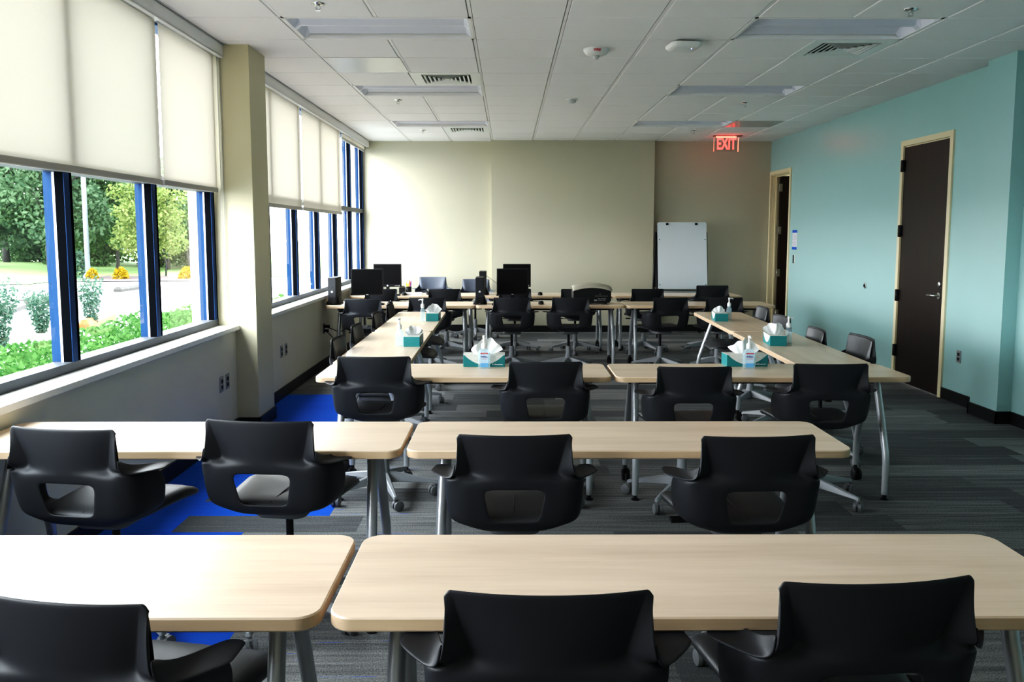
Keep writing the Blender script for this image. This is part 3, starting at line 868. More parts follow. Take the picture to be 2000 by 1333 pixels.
def rotbase(c, a):
    for ch in c.children:
        if ch.name.startswith('base'): ch.rotation_euler = (0, 0, a)
def lift(c, dz):
    for ch in c.children:
        if not ch.name.startswith('base'): ch.location.z = dz
BK = .285     # base centre to chair back
CH = [  # back x, back y, yaw (0 faces the back wall, + turns toward the teal wall), lift, label, group
    (-.907, 1.575, 11, 0, 'black office chair pushed to the nearest table by the window, turned slightly', 'A'),
    (.080, 1.565, 0, .015, 'black office chair facing the nearest table just past its seam', 'A'),
    (.757, 1.615, -4.5, .016, 'black office chair at the outer end of the nearest table row', 'A'),
    (-1.60, 2.90, 9, .025, 'black office chair closest to the window in the second table row', 'B'),
    (-.925, 3.00, 6, .03, 'black office chair second from the window in the second table row', 'B'),
    (.022, 2.90, 0, 0, 'black office chair third from the window in the second table row', 'B'),
    (.895, 2.88, -3, 0, 'black office chair farthest from the window in the second table row', 'B'),
    (-.755, 4.585, 1, .03, 'black chair with leather seat showing through its back, at the table of the hollow square', 'C'),
    (.21, 4.58, 0, 0, 'black office chair right behind the seam of the table with the tissue boxes', 'C'),
    (1.03, 4.50, 0, -.015, 'black office chair in front of the sanitizer bottle on the teal side', 'C'),
    (1.785, 4.50, 0, 0, 'black office chair at the table corner nearest the closed door', 'C'),
    (-1.625, 9.2, 2, -.015, 'black office chair in front of the window-side monitor', 'D'),
    (-.906, 9.2, 0, 0, 'black office chair behind the far tissue box on the window-side arm', 'D'),
    (.04, 9.2, 0, 0, 'black office chair in front of the pair of stacked monitors', 'D'),
    (.697, 9.2, 0, 0, 'black office chair in front of the projector', 'D'),
    (1.82, 9.2, -13, 0, 'black office chair beyond the projector, swivelled toward the windows', 'D'),
    (2.42, 9.2, 0, 0, 'black office chair behind the far tissue box on the teal-side arm', 'D'),
    (-1.64, 10.62, 0, 0, 'black chair half hidden behind the window-side monitor at the rear table', 'E'),
    (-.82, 10.62, 0, 0, 'black chair at the rear table below the pale chair by the wall', 'E'),
    (.087, 10.62, 0, 0, 'black chair hidden behind the stacked monitors at the rear table', 'E'),
    (.888, 10.62, 0, 0, 'black chair partly hidden by the projector at the rear table', 'E'),
    (1.80, 10.62, 0, 0, 'black chair at the rear table below the window side of the whiteboard', 'E'),
    (2.634, 10.62, 0, .045, 'tallest black chair at the rear table beside the whiteboard edge', 'E'),
    (-1.165, 12.75, 180, .045, 'grey-looking chair facing the camera at the back wall, fully visible', 'F'),
    (-.50, 12.75, 180, .01, 'grey-looking chair facing the camera at the back wall, half behind computer tower', 'F'),
    (-1.22, 5.80, 90, -.02, 'chair on the window side of the square, nearest of the row of four', 'LA'),
    (-1.22, 6.53, 90, -.01, 'chair on the window side of the square, second nearest of four', 'LA'),
    (-1.22, 7.53, 90, -.01, 'chair on the window side of the square, second farthest of four', 'LA'),
    (-1.22, 8.40, 90, -.01, 'chair on the window side of the square, farthest of four', 'LA'),
    (2.49, 5.74, -90, 0, 'grey-lit chair on the teal side of the square, nearest of four', 'RA'),
    (2.49, 6.58, -88, -.045, 'grey-lit chair on the teal side of the square, second nearest of four', 'RA'),
    (2.50, 7.46, -92, -.03, 'grey-lit chair on the teal side of the square, second farthest of four', 'RA'),
    (2.53, 8.12, -88, -.01, 'grey-lit chair on the teal side of the square, farthest of four', 'RA'),
]
GR = {'A': 'chairs at the nearest table row', 'B': 'chairs at the second table row', 'C': 'chairs at the near side of the hollow square', 'D': 'chairs at the computer table row',
      'E': 'chairs at the rear table row', 'F': 'chairs against the back wall', 'LA': 'chairs on the window side of the square', 'RA': 'chairs on the teal side of the square'}
chair0 = None
rnd = random.Random(3)
BASEA = {7: .05, 10: .35, 5: .5, 6: .3, 13: .2, 14: .55, 15: .3}
for i, (bx, by, yaw, dz, lab, g) in enumerate(CH):
    a = math.radians(yaw)
    loc = (bx+BK*math.sin(a), by+BK*math.cos(a), 0)
    if chair0 is None:
        chair0 = c = make_chair(lab, GR[g]); proto = copy_tree(c)
        c.location = loc; c.rotation_euler = (0, 0, -a)
    else:
        c = dup(proto, loc, -a, lab, GR[g])
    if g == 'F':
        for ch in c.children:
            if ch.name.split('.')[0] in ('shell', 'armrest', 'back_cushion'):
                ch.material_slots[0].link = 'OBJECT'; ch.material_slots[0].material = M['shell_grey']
    lift(c, dz); rotbase(c, BASEA.get(i, rnd.uniform(0, 1.25)))
def del_tree(o):
    for ch in list(o.children): del_tree(ch)
    bpy.data.objects.remove(o)
del_tree(proto)

# ------------------------------------------------------------------ tables
TT = .745
def make_table(w, d, label, group):
    t = thing('training_table', label, 'table', (0, 0, 0), 0, group)
    b = bm_new(); P = rrect(w, d, .055, 7); Q = rrect(w-.006, d-.006, .052, 7)
    rr = loops(b, [(Q, TT-.033), (P, TT-.029), (P, TT-.004), (Q, TT)], smooth=False, cap=False)
    f = b.faces.new(rr[-1]); f = b.faces.new(rr[0][::-1])
    for fc in b.faces:
        fc.normal_update()
        if abs(fc.normal.z) < .5: fc.material_index = 1
    obj('tabletop', b, [M['wood'], M['edge']], t, sharp=30)
    b = bm_new(); box(b, -w/2+.10, w/2-.10, -.05, -.02, TT-.075, TT-.033); box(b, -w/2+.10, w/2-.10, .02, .05, TT-.075, TT-.033)
    for s in (-1, 1): box(b, s*(w/2-.17)-.04, s*(w/2-.17)+.04, -d/2+.07, d/2-.07, TT-.046, TT-.033)
    obj('support_beam', b, M['under'], t)
    for s in (-1, 1):
        x = s*(w/2-.125)
        sp = min(.21, d/2-.035)
        b = bm_new(); tube(b, [(x-s*.012, -.055, TT-.034), (x-s*.004, -.055-(sp-.055)*.55, .46), (x, -sp+.012, .285), (x, -sp, .22), (x, -sp, .03)], [.021, .021, .0205, .020, .0185], 14, ref=(1, 0, 0))
        lg = obj('leg', b, M['silver'], t, sharp=40)
        b = bm_new(); lathe(b, [(.024, 0), (.024, .007), (.012, .012), (.012, .031)], (x, -sp, 0), 14); obj('glide', b, M['black'], lg, sharp=40)
        b = bm_new(); tube(b, [(x-s*.012, .055, TT-.034), (x-s*.004, .055+(sp-.055)*.55, .46), (x, sp-.012, .285), (x, sp, .22), (x, sp, .095)], [.021, .021, .0205, .020, .0185], 14, ref=(1, 0, 0))
        lg = obj('leg', b, M['silver'], t, sharp=40)
        b = bm_new()
        for q in (-1, 1): tube(b, [(x+q*.006, sp-.018, .036), (x+q*.022, sp-.018, .036), (x+q*.025, sp-.018, .036)], [.036, .036, .029], 16)
        tube(b, [(x, sp, .04), (x, sp, .10)], .012, 8); box(b, x-.012, x+.012, sp-.03, sp+.014, .045, .078)
        obj('caster', b, M['black'], lg, sharp=40)
    return t
WT = 1.735
TG = 'pale maple training tables'
TAB = [
    (.470, 1.975, 0, 'nearest pale maple table, reaching toward the teal wall'),
    (-1.285, 1.975, 0, 'nearest pale maple table beside the window, bright with glare'),
    (.470, 3.36, 0, 'pale maple table in the second row, toward the teal wall'),
    (-1.285, 3.36, 0, 'pale maple table in the second row touching the window wall'),
    (-.262, 4.99, 0, 'maple table closing the square on the window side, holding a tissue box'),
    (1.496, 4.985, 0, 'maple table closing the square on the teal side, with sanitizer and tissues'),
    (-.895, 6.125, 90.5, 'maple table running away from the camera on the window side, nearer half'),
    (-.905, 7.875, 90.5, 'maple table running away from the camera on the window side, farther half'),
    (2.120, 6.09, 88, 'maple table running away from the camera on the teal side, nearer half'),
    (2.182, 7.845, 88, 'maple table running away from the camera on the teal side, farther half'),
]
tb0 = make_table(WT, .50, '', TG)
for x, y, a, lab in TAB: dup(tb0, (x, y, 0), math.radians(a), lab, TG)
del_tree(tb0)
tb1 = make_table(1.73, .60, '', TG)
for x, y, lab in ((-1.25, 9.77, 'maple computer table by the window with tower and monitor'), (.488, 9.77, 'maple computer table in the middle holding the projector'), (2.226, 9.77, 'empty maple table beside the open door'),
                  (-1.25, 11.22, 'rear maple table by the window with pen cup and papers'), (.50, 11.22, 'rear maple table in the middle behind the projector'), (2.245, 11.22, 'rear maple table in front of the whiteboard easel')):
    dup(tb1, (x, y, 0), 0, lab, TG)
del_tree(tb1)

# ------------------------------------------------------------------ tissue boxes and sanitizers
def ruffle(w, h, d, seed, lean=0.):
    r = random.Random(seed); b = bm_new()
    n, mrows = 30, 10
    ph = [r.uniform(0, 6.28) for _ in range(5)]
    g = []
    for j in range(mrows):
        tq = j/(mrows-1)
        row = []
        for k in range(n):
            s = -1+2*k/(n-1)
            sp = .50+.50*math.sin(tq*PI/2)
            top = h*(1-.55*abs(s)**2.2+.06*math.sin(3.1*s+ph[3])+.035*math.sin(11*s+ph[2]))
            x = w/2*s*sp + lean*tq*tq
            y = d/2*(tq**.9)*(math.sin(4.2*s+ph[0])*.7+.28*math.sin(10*s+ph[1]))+d*.25*math.sin(2.6*tq+ph[4])*tq
            z = top*tq
            row.append(b.verts.new((x, y, z)))
        g.append(row)
    for j in range(mrows-1):
        for k in range(n-1):
            f = b.faces.new((g[j][k], g[j][k+1], g[j+1][k+1], g[j+1][k])); f.smooth = True
    return b

def tissue_box(x, y, rot, label, seed, size=1., lean=0., brand=False, trot=0.):
    t = thing('tissue_box', label, 'tissue box', (x, y, TT), math.radians(rot), 'teal tissue boxes on the tables')
    b = bm_new(); box(b, -.13, .13, -.06, .06, 0, .076); bevel(obj('carton', b, M['teal_box'], t), .0015)
    b = bm_new(); lathe(b, [(.038, .0762), (.038, .0772)], n=20, sx=1.7, sy=.6); obj('opening', b, M['white'], t)
    ti = obj('tissue', ruffle(.17*size, .085*size, .07*size, seed, lean), M['tissue'], t); ti.location = (0, 0, .070); ti.rotation_euler = (0, 0, math.radians(trot))
    if brand:
        b = bm_new(); 
        for q in range(3): tube(b, [(.062+.006*(q-1), -.0604, .012), (.062+.010*(q-1), -.0604, .020)], .0018, 5)
        for q in range(7): box(b, .074+q*.0062, .0785+q*.0062, -.0607, -.0603, .0125, .0165)
        obj('brand_mark', b, M['white'], t)
tissue_box(-.152, 5.172, 0, 'teal tissue box with white swoop behind the bottle on the window side', 1, 1.15, .02, True)
tissue_box(1.497, 5.175, 2, 'teal tissue box with white swoop behind the bottle on the teal side', 2, 1.1, 0, True)
tissue_box(-.712, 6.16, 90, 'teal tissue box end-on on the window-side arm, nearer one', 3, .85, trot=-65)
tissue_box(-.722, 7.925, 90, 'teal tissue box end-on at the far end of the window-side arm', 4, .95, trot=-75)
tissue_box(2.015, 6.19, 84, 'teal tissue box with large upright tissue on the teal-side arm', 5, 1.05, trot=-80)
tissue_box(2.035, 7.90, 84, 'teal tissue box at the far end of the teal-side arm', 6, .75, trot=-70)

def sanitizer(x, y, rot, label, labelled=False, hs=1.):
    t = thing('sanitizer_bottle', label, 'sanitizer bottle', (x, y, TT), math.radians(rot), 'hand sanitizer pump bottles')
    b = bm_new()
    w, d = (.074, .040) if labelled else (.058, .040)
    Ls = []
    for sc, z in ((.92, 0), (1, .004), (1, .085), (.96, .100), (.72, .114), (.36, .122), (.33, .128)):
        Ls.append((rrect(w*sc, d*sc if sc > .5 else w*sc, min(.012, d*sc*.49), 5), z*hs))
    loops(b, Ls); obj('bottle', b, M['gel'], t, sharp=50)
    b = bm_new(); lathe(b, [(.0165, .122*hs), (.0175, .126*hs), (.0175, .150*hs), (.013, .156*hs), (.0075, .158*hs), (.0065, .185*hs), (.009, .188*hs), (.010, .202*hs), (.006, .205*hs)], n=16)
    tube(b, [(0, 0, .196*hs), (0, -.022, .197*hs), (0, -.040, .191*hs)], [.006, .0055, .004], 8); obj('pump', b, M['white'], t, sharp=45)
    if labelled:
        yf = -d/2-.0006
        b = bm_new(); box(b, -.024, .024, yf, yf+.0005, .010, .098); obj('label', b, M['label'], t)
        b = bm_new(); box(b, -.024, .024, yf-.0004, yf, .010, .034); lathe(b, [(.009, 0), (.009, .0004)], (0, 0, 0), 12)
        obj('label_band', b, M['label2'], t)
        b = bm_new(); box(b, -.022, .022, yf-.0006, yf, .090, .0985); obj('label_strip', b, M['red'], t)
        tb = text_bm('PURELL', .0135, .0002, bold=.0004, sx=.95); 
        for v in tb.verts: v.co.x += v.co.y*.25
        xf(tb.verts, Matrix.Translation((0, yf-.0005, .074)) @ FRONT); obj('lettering', tb, M['navy'], t)
        tb = text_bm('ADVANCED', .0062, .0002); xf(tb.verts, Matrix.Translation((0, yf-.0009, .0942)) @ FRONT); obj('lettering', tb, M['white'], t)
        tb = text_bm('HAND SANITIZER', .0045, .0002); xf(tb.verts, Matrix.Translation((0, yf-.0005, .061)) @ FRONT); obj('lettering', tb, M['red'], t)
sanitizer(-.150, 5.065, 4, 'clear sanitizer pump bottle with printed label, window-side tissue box behind it', True)
sanitizer(1.490, 5.055, 0, 'clear sanitizer pump bottle with printed label, teal side of the square', True)
sanitizer(-.808, 6.09, -10, 'slim clear pump bottle beside the nearer window-side arm tissue box', False, 1.02)
sanitizer(-.812, 7.80, -90, 'slim clear pump bottle beside the far window-side arm tissue box', False, 1.05)
sanitizer(2.125, 6.21, 95, 'slim clear pump bottle beside the large upright tissue', False, 1.0)
sanitizer(2.132, 7.93, 95, 'slim clear pump bottle at the far end of the teal-side arm', False, 1.05)

# ------------------------------------------------------------------ computers
def tower(x, y, label, z=TT):
    t = thing('computer_tower', label, 'computer', (x, y, z), 0, 'black slim computer towers')
    b = bm_new()
    loops(b, [(rrect(.165, .22, .02), 0), (rrect(.165, .22, .02), .012), (rrect(.125, .20, .015), .055), (rrect(.112, .19, .012), .09)])
    obj('stand', b, M['black'], t, sharp=40)
    b = bm_new(); box(b, -.046, .046, -.165, .165, .02, .318); bevel(obj('case', b, M['black'], t), .004)
    b = bm_new(); box(b, -.044, .044, -.169, -.164, .09, .314); pf = obj('front_panel', b, M['pcfront'], t)
    b = bm_new(); tube(b, [(.002, -.169, .155), (.002, -.1715, .155)], .012, 16); obj('badge', b, M['lightgrey'], pf)
    b = bm_new(); box(b, .002, .018, -.171, -.168, .205, .213); obj('button', b, M['black'], pf)
    b = bm_new(); box(b, -.008, .008, -.112, -.110, .012, .026); obj('sticker', b, M['white'], t)
tower(-2.045, 9.72, 'black computer tower on the computer table, against the window sill')
tower(-.335, 9.74, 'black computer tower in the middle row, in front of its twin')
tower(-2.05, 11.23, 'black computer tower at the rear table by the window, mostly hidden')
tower(-.345, 11.25, 'black computer tower on the rear table behind another tower')

def monitor(x, y, z0, label, style, yaw=0.):
    t = thing('computer_monitor', label, 'monitor', (x, y, TT), yaw, 'black computer monitors')
    w, h = .38, .315
    zz = z0-TT
    b = bm_new(); box(b, -w/2, w/2, -.016, .016, zz, zz+h); box(b, -w/2+.06, w/2-.06, .014, .045, zz+.04, zz+h-.05)
    bevel(obj('housing', b, M['black'], t), .004)
    lo = .016 if style == 1 else .038
    b = bm_new(); box(b, -w/2+.015, w/2-.015, -.0175, -.0155, zz+lo, zz+h-.014); obj('screen', b, M['screen'], t)
    b = bm_new(); tube(b, [(0, .03, 0), (0, .04, zz+.12)], .022, 10); box(b, -.022, .022, .012, .03, 0, zz+.06)
    obj('neck', b, M['black'], t)
    b = bm_new(); rbox(b, .22, .17, 0, .014, .05, .005, c=(0, .03)); obj('foot', b, M['black'], t)
    if style == 1:
        tb = text_bm('DELL', .013, .0004, bold=.0006); xf(tb.verts, Matrix.Translation((0, -.0178, zz+.0085)) @ FRONT); obj('lettering', tb, M['lightgrey'], t)
    else:
        b = bm_new(); tube(b, [(-.13 if style == 3 else .0, -.016, zz+.019), (-.13 if style == 3 else .0, -.019, zz+.019)], .012, 16); obj('badge', b, M['lightgrey'], t)
        b = bm_new()
        for q in range(5): tube(b, [(.105+q*.014, -.016, zz+.017), (.105+q*.014, -.0178, zz+.017)], .0042 if q < 4 else .0065, 8)
        obj('button', b, M['lightgrey'], t)
monitor(-1.685, 9.86, .838, 'black monitor on the computer table by the window', 1, .06)
monitor(-1.655, 11.32, .842, 'black monitor with row of buttons on the rear table by the window', 2)
monitor(.052, 9.86, .842, 'black monitor in the middle row, slightly lower and in front of its twin', 1)
monitor(.118, 11.32, .842, 'black monitor on the rear table rising behind another monitor', 2)

def keyboard(x, y, rot, label):
    t = thing('keyboard', label, 'keyboard', (x, y, TT), rot, 'black keyboards')
    b = bm_new(); box(b, -.21, .21, -.07, .07, 0, .016); bevel(obj('tray', b, M['black'], t), .004)
    b = bm_new()
    for j in range(5):
        for k in range(18): box(b, -.197+k*.022, -.179+k*.022, -.055+j*.0225, -.037+j*.0225, .015, .022)
    obj('keys', b, M['pcfront'], t)
keyboard(-1.66, 9.60, .05, 'black keyboard under the window-side monitor on the computer table')
keyboard(-1.66, 11.04, 0, 'black keyboard under the rear window-side monitor')
keyboard(.02, 9.60, 0, 'black keyboard in front of the lower middle monitor')
keyboard(.05, 11.04, 0, 'black keyboard in front of the rear middle monitor')
def mouse(x, y, label, mm='black'):
    t = thing('computer_mouse', label, 'mouse', (x, y, TT), 0, 'computer mice')
    b = bm_new(); n = 16
    rr = []
    for sc, z in ((.9, 0), (1, .008), (.96, .022), (.75, .034), (.4, .040), (.08, .042)):
        rr.append([b.verts.new((.033*sc*math.cos(2*PI*k/n), .058*sc*math.sin(2*PI*k/n), z)) for k in range(n)])
    skin(b, rr); obj('body', b, M[mm], t)
    b = bm_new(); tube(b, [(-.003, .030, .040), (.003, .030, .040)], .006, 8); obj('wheel', b, M['lightgrey'], t)
mouse(.385, 9.68, 'black mouse beside the lower middle monitor')
mouse(.43, 11.12, 'black mouse on the rear table beside the rear middle monitor')
mouse(-1.40, 11.08, 'black mouse on the rear table near the pen cup')
mouse(-1.38, 9.62, 'dark mouse on the computer table beside the window-side monitor')

# projector
t = thing('projector', 'black projector with tan curved top on the middle table', 'projector', (.985, 9.80, TT))
b = bm_new()
N = 14
def arch(w, z0, z1, crown):
    pts = [(-w/2+.02, z0), (w/2-.02, z0), (w/2, z0+.03), (w/2, z1)]
    for k in range(1, N): 
        s = 1-2*k/N; pts.append((w/2*s, z1+crown*(1-s*s)))
    pts.append((-w/2, z1)); pts.append((-w/2, z0+.03)); return pts
A = arch(.44, .02, .155, .04)
rr = [[b.verts.new((x, y, z)) for x, z in A] for y in (-.16, .16)]
skin(b, rr, smooth=False); obj('body', b, M['black'], t)
b = bm_new()
def top(yy, ww, dz):
    return [b.verts.new((ww/2*(1-2*k/N), yy, .158+dz+.04*(1-(1-2*k/N)**2))) for k in range(N+1)]
rr = [top(-.168, .462, -.004), top(-.165, .462, .008), top(-.08, .458, .030), top(.03, .452, .042), top(.165, .445, .034), top(.168, .445, -.004)]
for a, c in zip(rr, rr[1:]):
    for k in range(N):
        f = b.faces.new((a[k], a[k+1], c[k+1], c[k])); f.smooth = True
o = obj('top_cover', b, M['proj_top'], t); s = o.modifiers.new('s', 'SOLIDIFY'); s.thickness = .006; s.offset = 1
b = bm_new()
r = random.Random(2)
for q in range(8): box(b, .03+.02*q, .042+.02*q, -.163, -.159, .095, .102)
for q in range(6): tube(b, [(.07+.017*q, -.159, .066), (.07+.017*q, -.164, .066)], .006, 8)
for q in range(5): tube(b, [(.075+.017*q, -.159, .048), (.075+.017*q, -.164, .048)], .005, 8)
box(b, .02, .055, -.163, -.159, .04, .058); box(b, .08, .10, -.163, -.159, .12, .126)
obj('connector_panel', b, M['steel_plate'], t)
for x in (-.16, .16):
    for y in (-.12, .12):
        b = bm_new(); tube(b, [(x, y, 0), (x, y, .022)], .012, 10); obj('foot', b, M['black'], t)
b = bm_new(); tube(b, [(.08, .155, .08), (.08, .178, .08)], [.045, .042], 20); obj('lens', b, M['screen'], t)

# pen cup and pens
CX, CY = -1.375, 11.36
t = thing('pen_cup', 'black mesh pen cup on the rear table by the window', 'pen cup', (CX, CY, TT))
b = bm_new(); rr = []
for r_, z in ((.040, 0), (.043, .10)): rr.append([b.verts.new((r_*math.cos(2*PI*k/20), r_*math.sin(2*PI*k/20), z)) for k in range(20)])
skin(b, rr, cap=False); b.faces.new(rr[0])
o = obj('cup', b, M['black'], t); s = o.modifiers.new('s', 'SOLIDIFY'); s.thickness = .002
for q, (dx, dy, tx, h, mm, lab) in enumerate(((-.02, -.008, -.03, .15, 'yellow', 'yellow highlighter in the pen cup, towards the window'), (-.002, -.016, -.005, .148, 'yellow', 'yellow highlighter at the middle of the pen cup'),
        (.015, -.004, .02, .178, 'orange', 'orange marker standing tallest in the pen cup'), (.022, .010, .05, .168, 'red', 'red pen leaning toward the teal side of the pen cup'), (.026, -.014, .09, .172, 'purple', 'purple pen leaning outermost in the pen cup'))):
    t = thing('pen', lab, 'pen', (CX+dx, CY+dy, TT+.004), 0, 'pens in the pen cup')
    b = bm_new(); tube(b, [(0, 0, 0), (tx*.11, 0, h*.75)], .0065, 8); obj('barrel', b, M[mm], t)
    b = bm_new(); tube(b, [(tx*.11, 0, h*.75), (tx*.15, 0, h)], [.007, .0055], 8); obj('cap', b, M[mm], t)
t = thing('desk_organizer', 'low black organizer beside the pen cup', 'organizer', (-1.46, 11.40, TT))
b = bm_new(); box(b, -.045, .03, -.05, .05, 0, .085); bevel(obj('box', b, M['black'], t), .003)
b = bm_new(); box(b, -.038, .023, -.043, .043, .085, .11); obj('note_pad', b, M['proj_top'], t)
t = thing('paper_stack', 'stack of white papers beside the pen cup', 'papers', (-1.28, 11.17, TT), .1)
for q in range(3):
    b = bm_new(); box(b, -.11, .11, -.07, .07, q*.011, q*.011+.010, Matrix.Rotation(.05*(q-1), 4, 'Z')); obj('sheaf', b, M['paper'], t)
t = thing('desk_phone', 'dark wedge-shaped phone on the rear table in front of pale chair', 'phone', (-1.02, 11.20, TT), .3)
b = bm_new(); rr = [[b.verts.new(p) for p in ((-.09, -.06, 0), (.09, -.06, 0), (.09, .06, 0), (-.09, .06, 0))], [b.verts.new(p) for p in ((-.088, -.058, .018), (.088, -.058, .018), (.088, .058, .055), (-.088, .058, .055))]]
skin(b, rr, smooth=False); obj('body', b, M['black'], t)
b = bm_new(); tube(b, [(-.065, -.055, .040), (-.065, 0, .055), (-.065, .055, .068)], .014, 8); obj('handset', b, M['pcfront'], t)
t = thing('table_power_module', 'small black power box hung under the rear middle table', 'power box', (1.31, 10.93, .62))
b = bm_new(); box(b, -.045, .045, -.02, .03, 0, .07); bevel(obj('housing', b, M['black'], t), .004)
b = bm_new(); box(b, -.02, .02, -.022, -.019, .02, .05); obj('socket', b, M['pcfront'], t)

# cables under the window-side computer table
def cable(pts, label, r=.005):
    cu = bm_new()
    P = [Vector(p) for p in pts]; out = []
    for i in range(len(P)-1):
        p0 = P[max(i-1, 0)]; p1 = P[i]; p2 = P[i+1]; p3 = P[min(i+2, len(P)-1)]
        for k in range(6):
            s = k/6
            out.append(.5*((2*p1)+(-p0+p2)*s+(2*p0-5*p1+4*p2-p3)*s*s+(-p0+3*p1-3*p2+p3)*s**3))
    out.append(P[-1]); tube(cu, out, r, 6)
    o = obj('power_cable', cu, M['black']); tag(o, label, 'cable', 'black cables by the computers')
cable([(-2.155, 9.66, .48), (-2.08, 9.64, .46), (-1.98, 9.70, .42), (-1.90, 9.85, .50), (-1.96, 9.98, .66), (-2.02, 10.00, .712)], 'black cable looping from the plugged outlet up to the computer table')
cable([(-2.155, 9.66, .44), (-2.06, 9.62, .36), (-1.96, 9.66, .22), (-1.80, 9.78, .06), (-1.60, 9.92, .012), (-1.40, 9.9, .012)], 'black cable sagging from the plugged outlet to the floor')
cable([(-1.70, 9.95, .71), (-1.74, 9.90, .52), (-1.66, 9.84, .30), (-1.55, 9.86, .25), (-1.48, 9.9, .45), (-1.46, 9.95, .71)], 'black cable loop hanging under the window-side monitor')
cable([(-1.95, 9.62, .71), (-1.97, 9.62, .40), (-1.90, 9.58, .14), (-1.80, 9.55, .012), (-1.70, 9.6, .012)], 'black cable hanging straight down near the table leg')
cable([(-.30, 11.42, .99), (-.22, 11.42, .93), (-.12, 11.41, .87), (.03, 11.40, .84)], 'thin black cable between the rear tower and its monitor', .003)
b = bm_new(); box(b, -2.162, -2.10, 9.645, 9.675, .468, .502); box(b, -2.162, -2.115, 9.645, 9.675, .42, .45)
tag(obj('power_plug', b, M['black']), 'pair of black plugs in the outlet under the computer table', 'plug')

# whiteboard easel
t = thing('whiteboard_easel', 'white A-frame whiteboard easel standing at the back wall', 'whiteboard', (2.64, 12.62, 0))
TZ, BZ, W2 = 1.742, .735, .3725
def board(yt, yb, zt, zb):
    b = bm_new()
    P = rrect(2*W2, 1., .03, 5)
    f0 = [b.verts.new((x, yb+(yt-yb)*(v+.5), zb+(zt-zb)*(v+.5))) for x, v in P]
    d = .014 if yt > yb else -.014
    f1 = [b.verts.new((v.co.x, v.co.y+d, v.co.z)) for v in f0]
    skin(b, [f0, f1], smooth=False); return b
obj('front_board', board(0, -.17, TZ, BZ), M['board'], t)
obj('rear_board', board(.05, .24, TZ-.02, BZ), M['pcfront'], t)
for x in (-.225, .215):
    b = bm_new(); box(b, x-.018, x+.018, -.020, .06, TZ-.045, TZ-.012); bevel(obj('clip', b, M['black'], t), .004)
b = bm_new()
for x in (-W2+.025, W2-.025):
    for z in (1.48, .80):
        y = -.17*(TZ-z)/(TZ-BZ); tube(b, [(x, y+.002, z), (x, y-.004, z)], .008, 8)
obj('bolt', b, M['black'], t)
for x in (-W2-.012, W2+.012):
    b = bm_new(); tube(b, [(x, .025, TZ-.15), (x, -.20, .0)], .011, 8); obj('leg', b, M['black'], t)
    b = bm_new(); tube(b, [(x, .05, TZ-.15), (x, .33, .0)], .013, 8); obj('leg', b, M['black'], t)
b = bm_new(); box(b, -W2, W2, -.235, -.165, BZ-.02, BZ-.006); obj('marker_tray', b, M['black'], t)
b = bm_new(); box(b, -W2, W2, -.04, -.03, .42, .70); obj('lower_panel', b, M['lightgrey'], t)

# ------------------------------------------------------------------ outside
GZ = -.20
bm = bm_new(); bm.faces.new([bm.verts.new(p) for p in ((-160, -60, GZ), (-2.52, -60, GZ), (-2.52, 160, GZ), (-160, 160, GZ))])
struct('ground', bm, M['concrete'])
def patch(name, pts, z, m):
    b = bm_new(); b.faces.new([b.verts.new((x, y, z)) for x, y in pts]); o = struct(name, b, m); return o
patch('parking_road', [(-13.6, 27.6), (-10.6, 27.6), (-9.8, 21), (-9.3, 15), (-9.3, 6), (-22, 6), (-22, 23), (-17.6, 26.2)], GZ+.012, M['asphalt'])
patch('mulch_path', [(-17.4, 29.6), (-10.8, 30.6), (-10.5, 33.5), (-17.6, 34)], GZ+.03, M['mulch'])
patch('lawn_verge', [(-17.6, 34), (-6., 33.5), (-9., 75), (-60, 75), (-40, 52), (-17.6, 50)], GZ+.02, M['lawn'])
bm = bm_new()      # gently mounded lawn
gx, gy = 14, 14
vs = [[None]*(gy+1) for _ in range(gx+1)]
for i in range(gx+1):
    for j in range(gy+1):
        u, v = i/gx, j/gy
        x = -16.5-u*40; y = 28.4+v*30-u*10
        vs[i][j] = bm.verts.new((x, y, GZ+.03+.75*(math.sin(PI*min(1, v*1.3+.02)))**1.0*min(1, u*3.)*.8))
for i in range(gx):
    for j in range(gy):
        f = bm.faces.new((vs[i][j], vs[i+1][j], vs[i+1][j+1], vs[i][j+1])); f.smooth = True
struct('lawn', bm, M['lawn'])

def curb(x0, y0, x1, y1, w, h, m, label):
    d = Vector((x1-x0, y1-y0, 0)); n = d.length; a = math.atan2(d.y, d.x)
    b = bm_new(); P = rrect(n, w, .03, 3); Q = rrect(n-.08, w-.10, .03, 3)
    loops(b, [(P, 0), (P, h*.55), (Q, h)], smooth=False)
    o = obj('curb_stone', b, m, None, ((x0+x1)/2, (y0+y1)/2, GZ), a); tag(o, label, 'curb')
curb(-10.8, 17.4, -11.5, 19.4, .30, .19, M['curb'], 'pale wheel stop outside, nearest the window')
curb(-11.6, 19.7, -12.5, 22.9, .30, .19, M['curb'], 'longer pale wheel stop outside behind the nearest one')
curb(-11.75, 24.8, -11.7, 27.0, .25, .16, M['curb'], 'pale wheel stop outside beside the middle mullion')
curb(-7.8, 15.1, -8.2, 17.0, .20, .19, M['curb_y'], 'orange painted curb end behind the hedge')

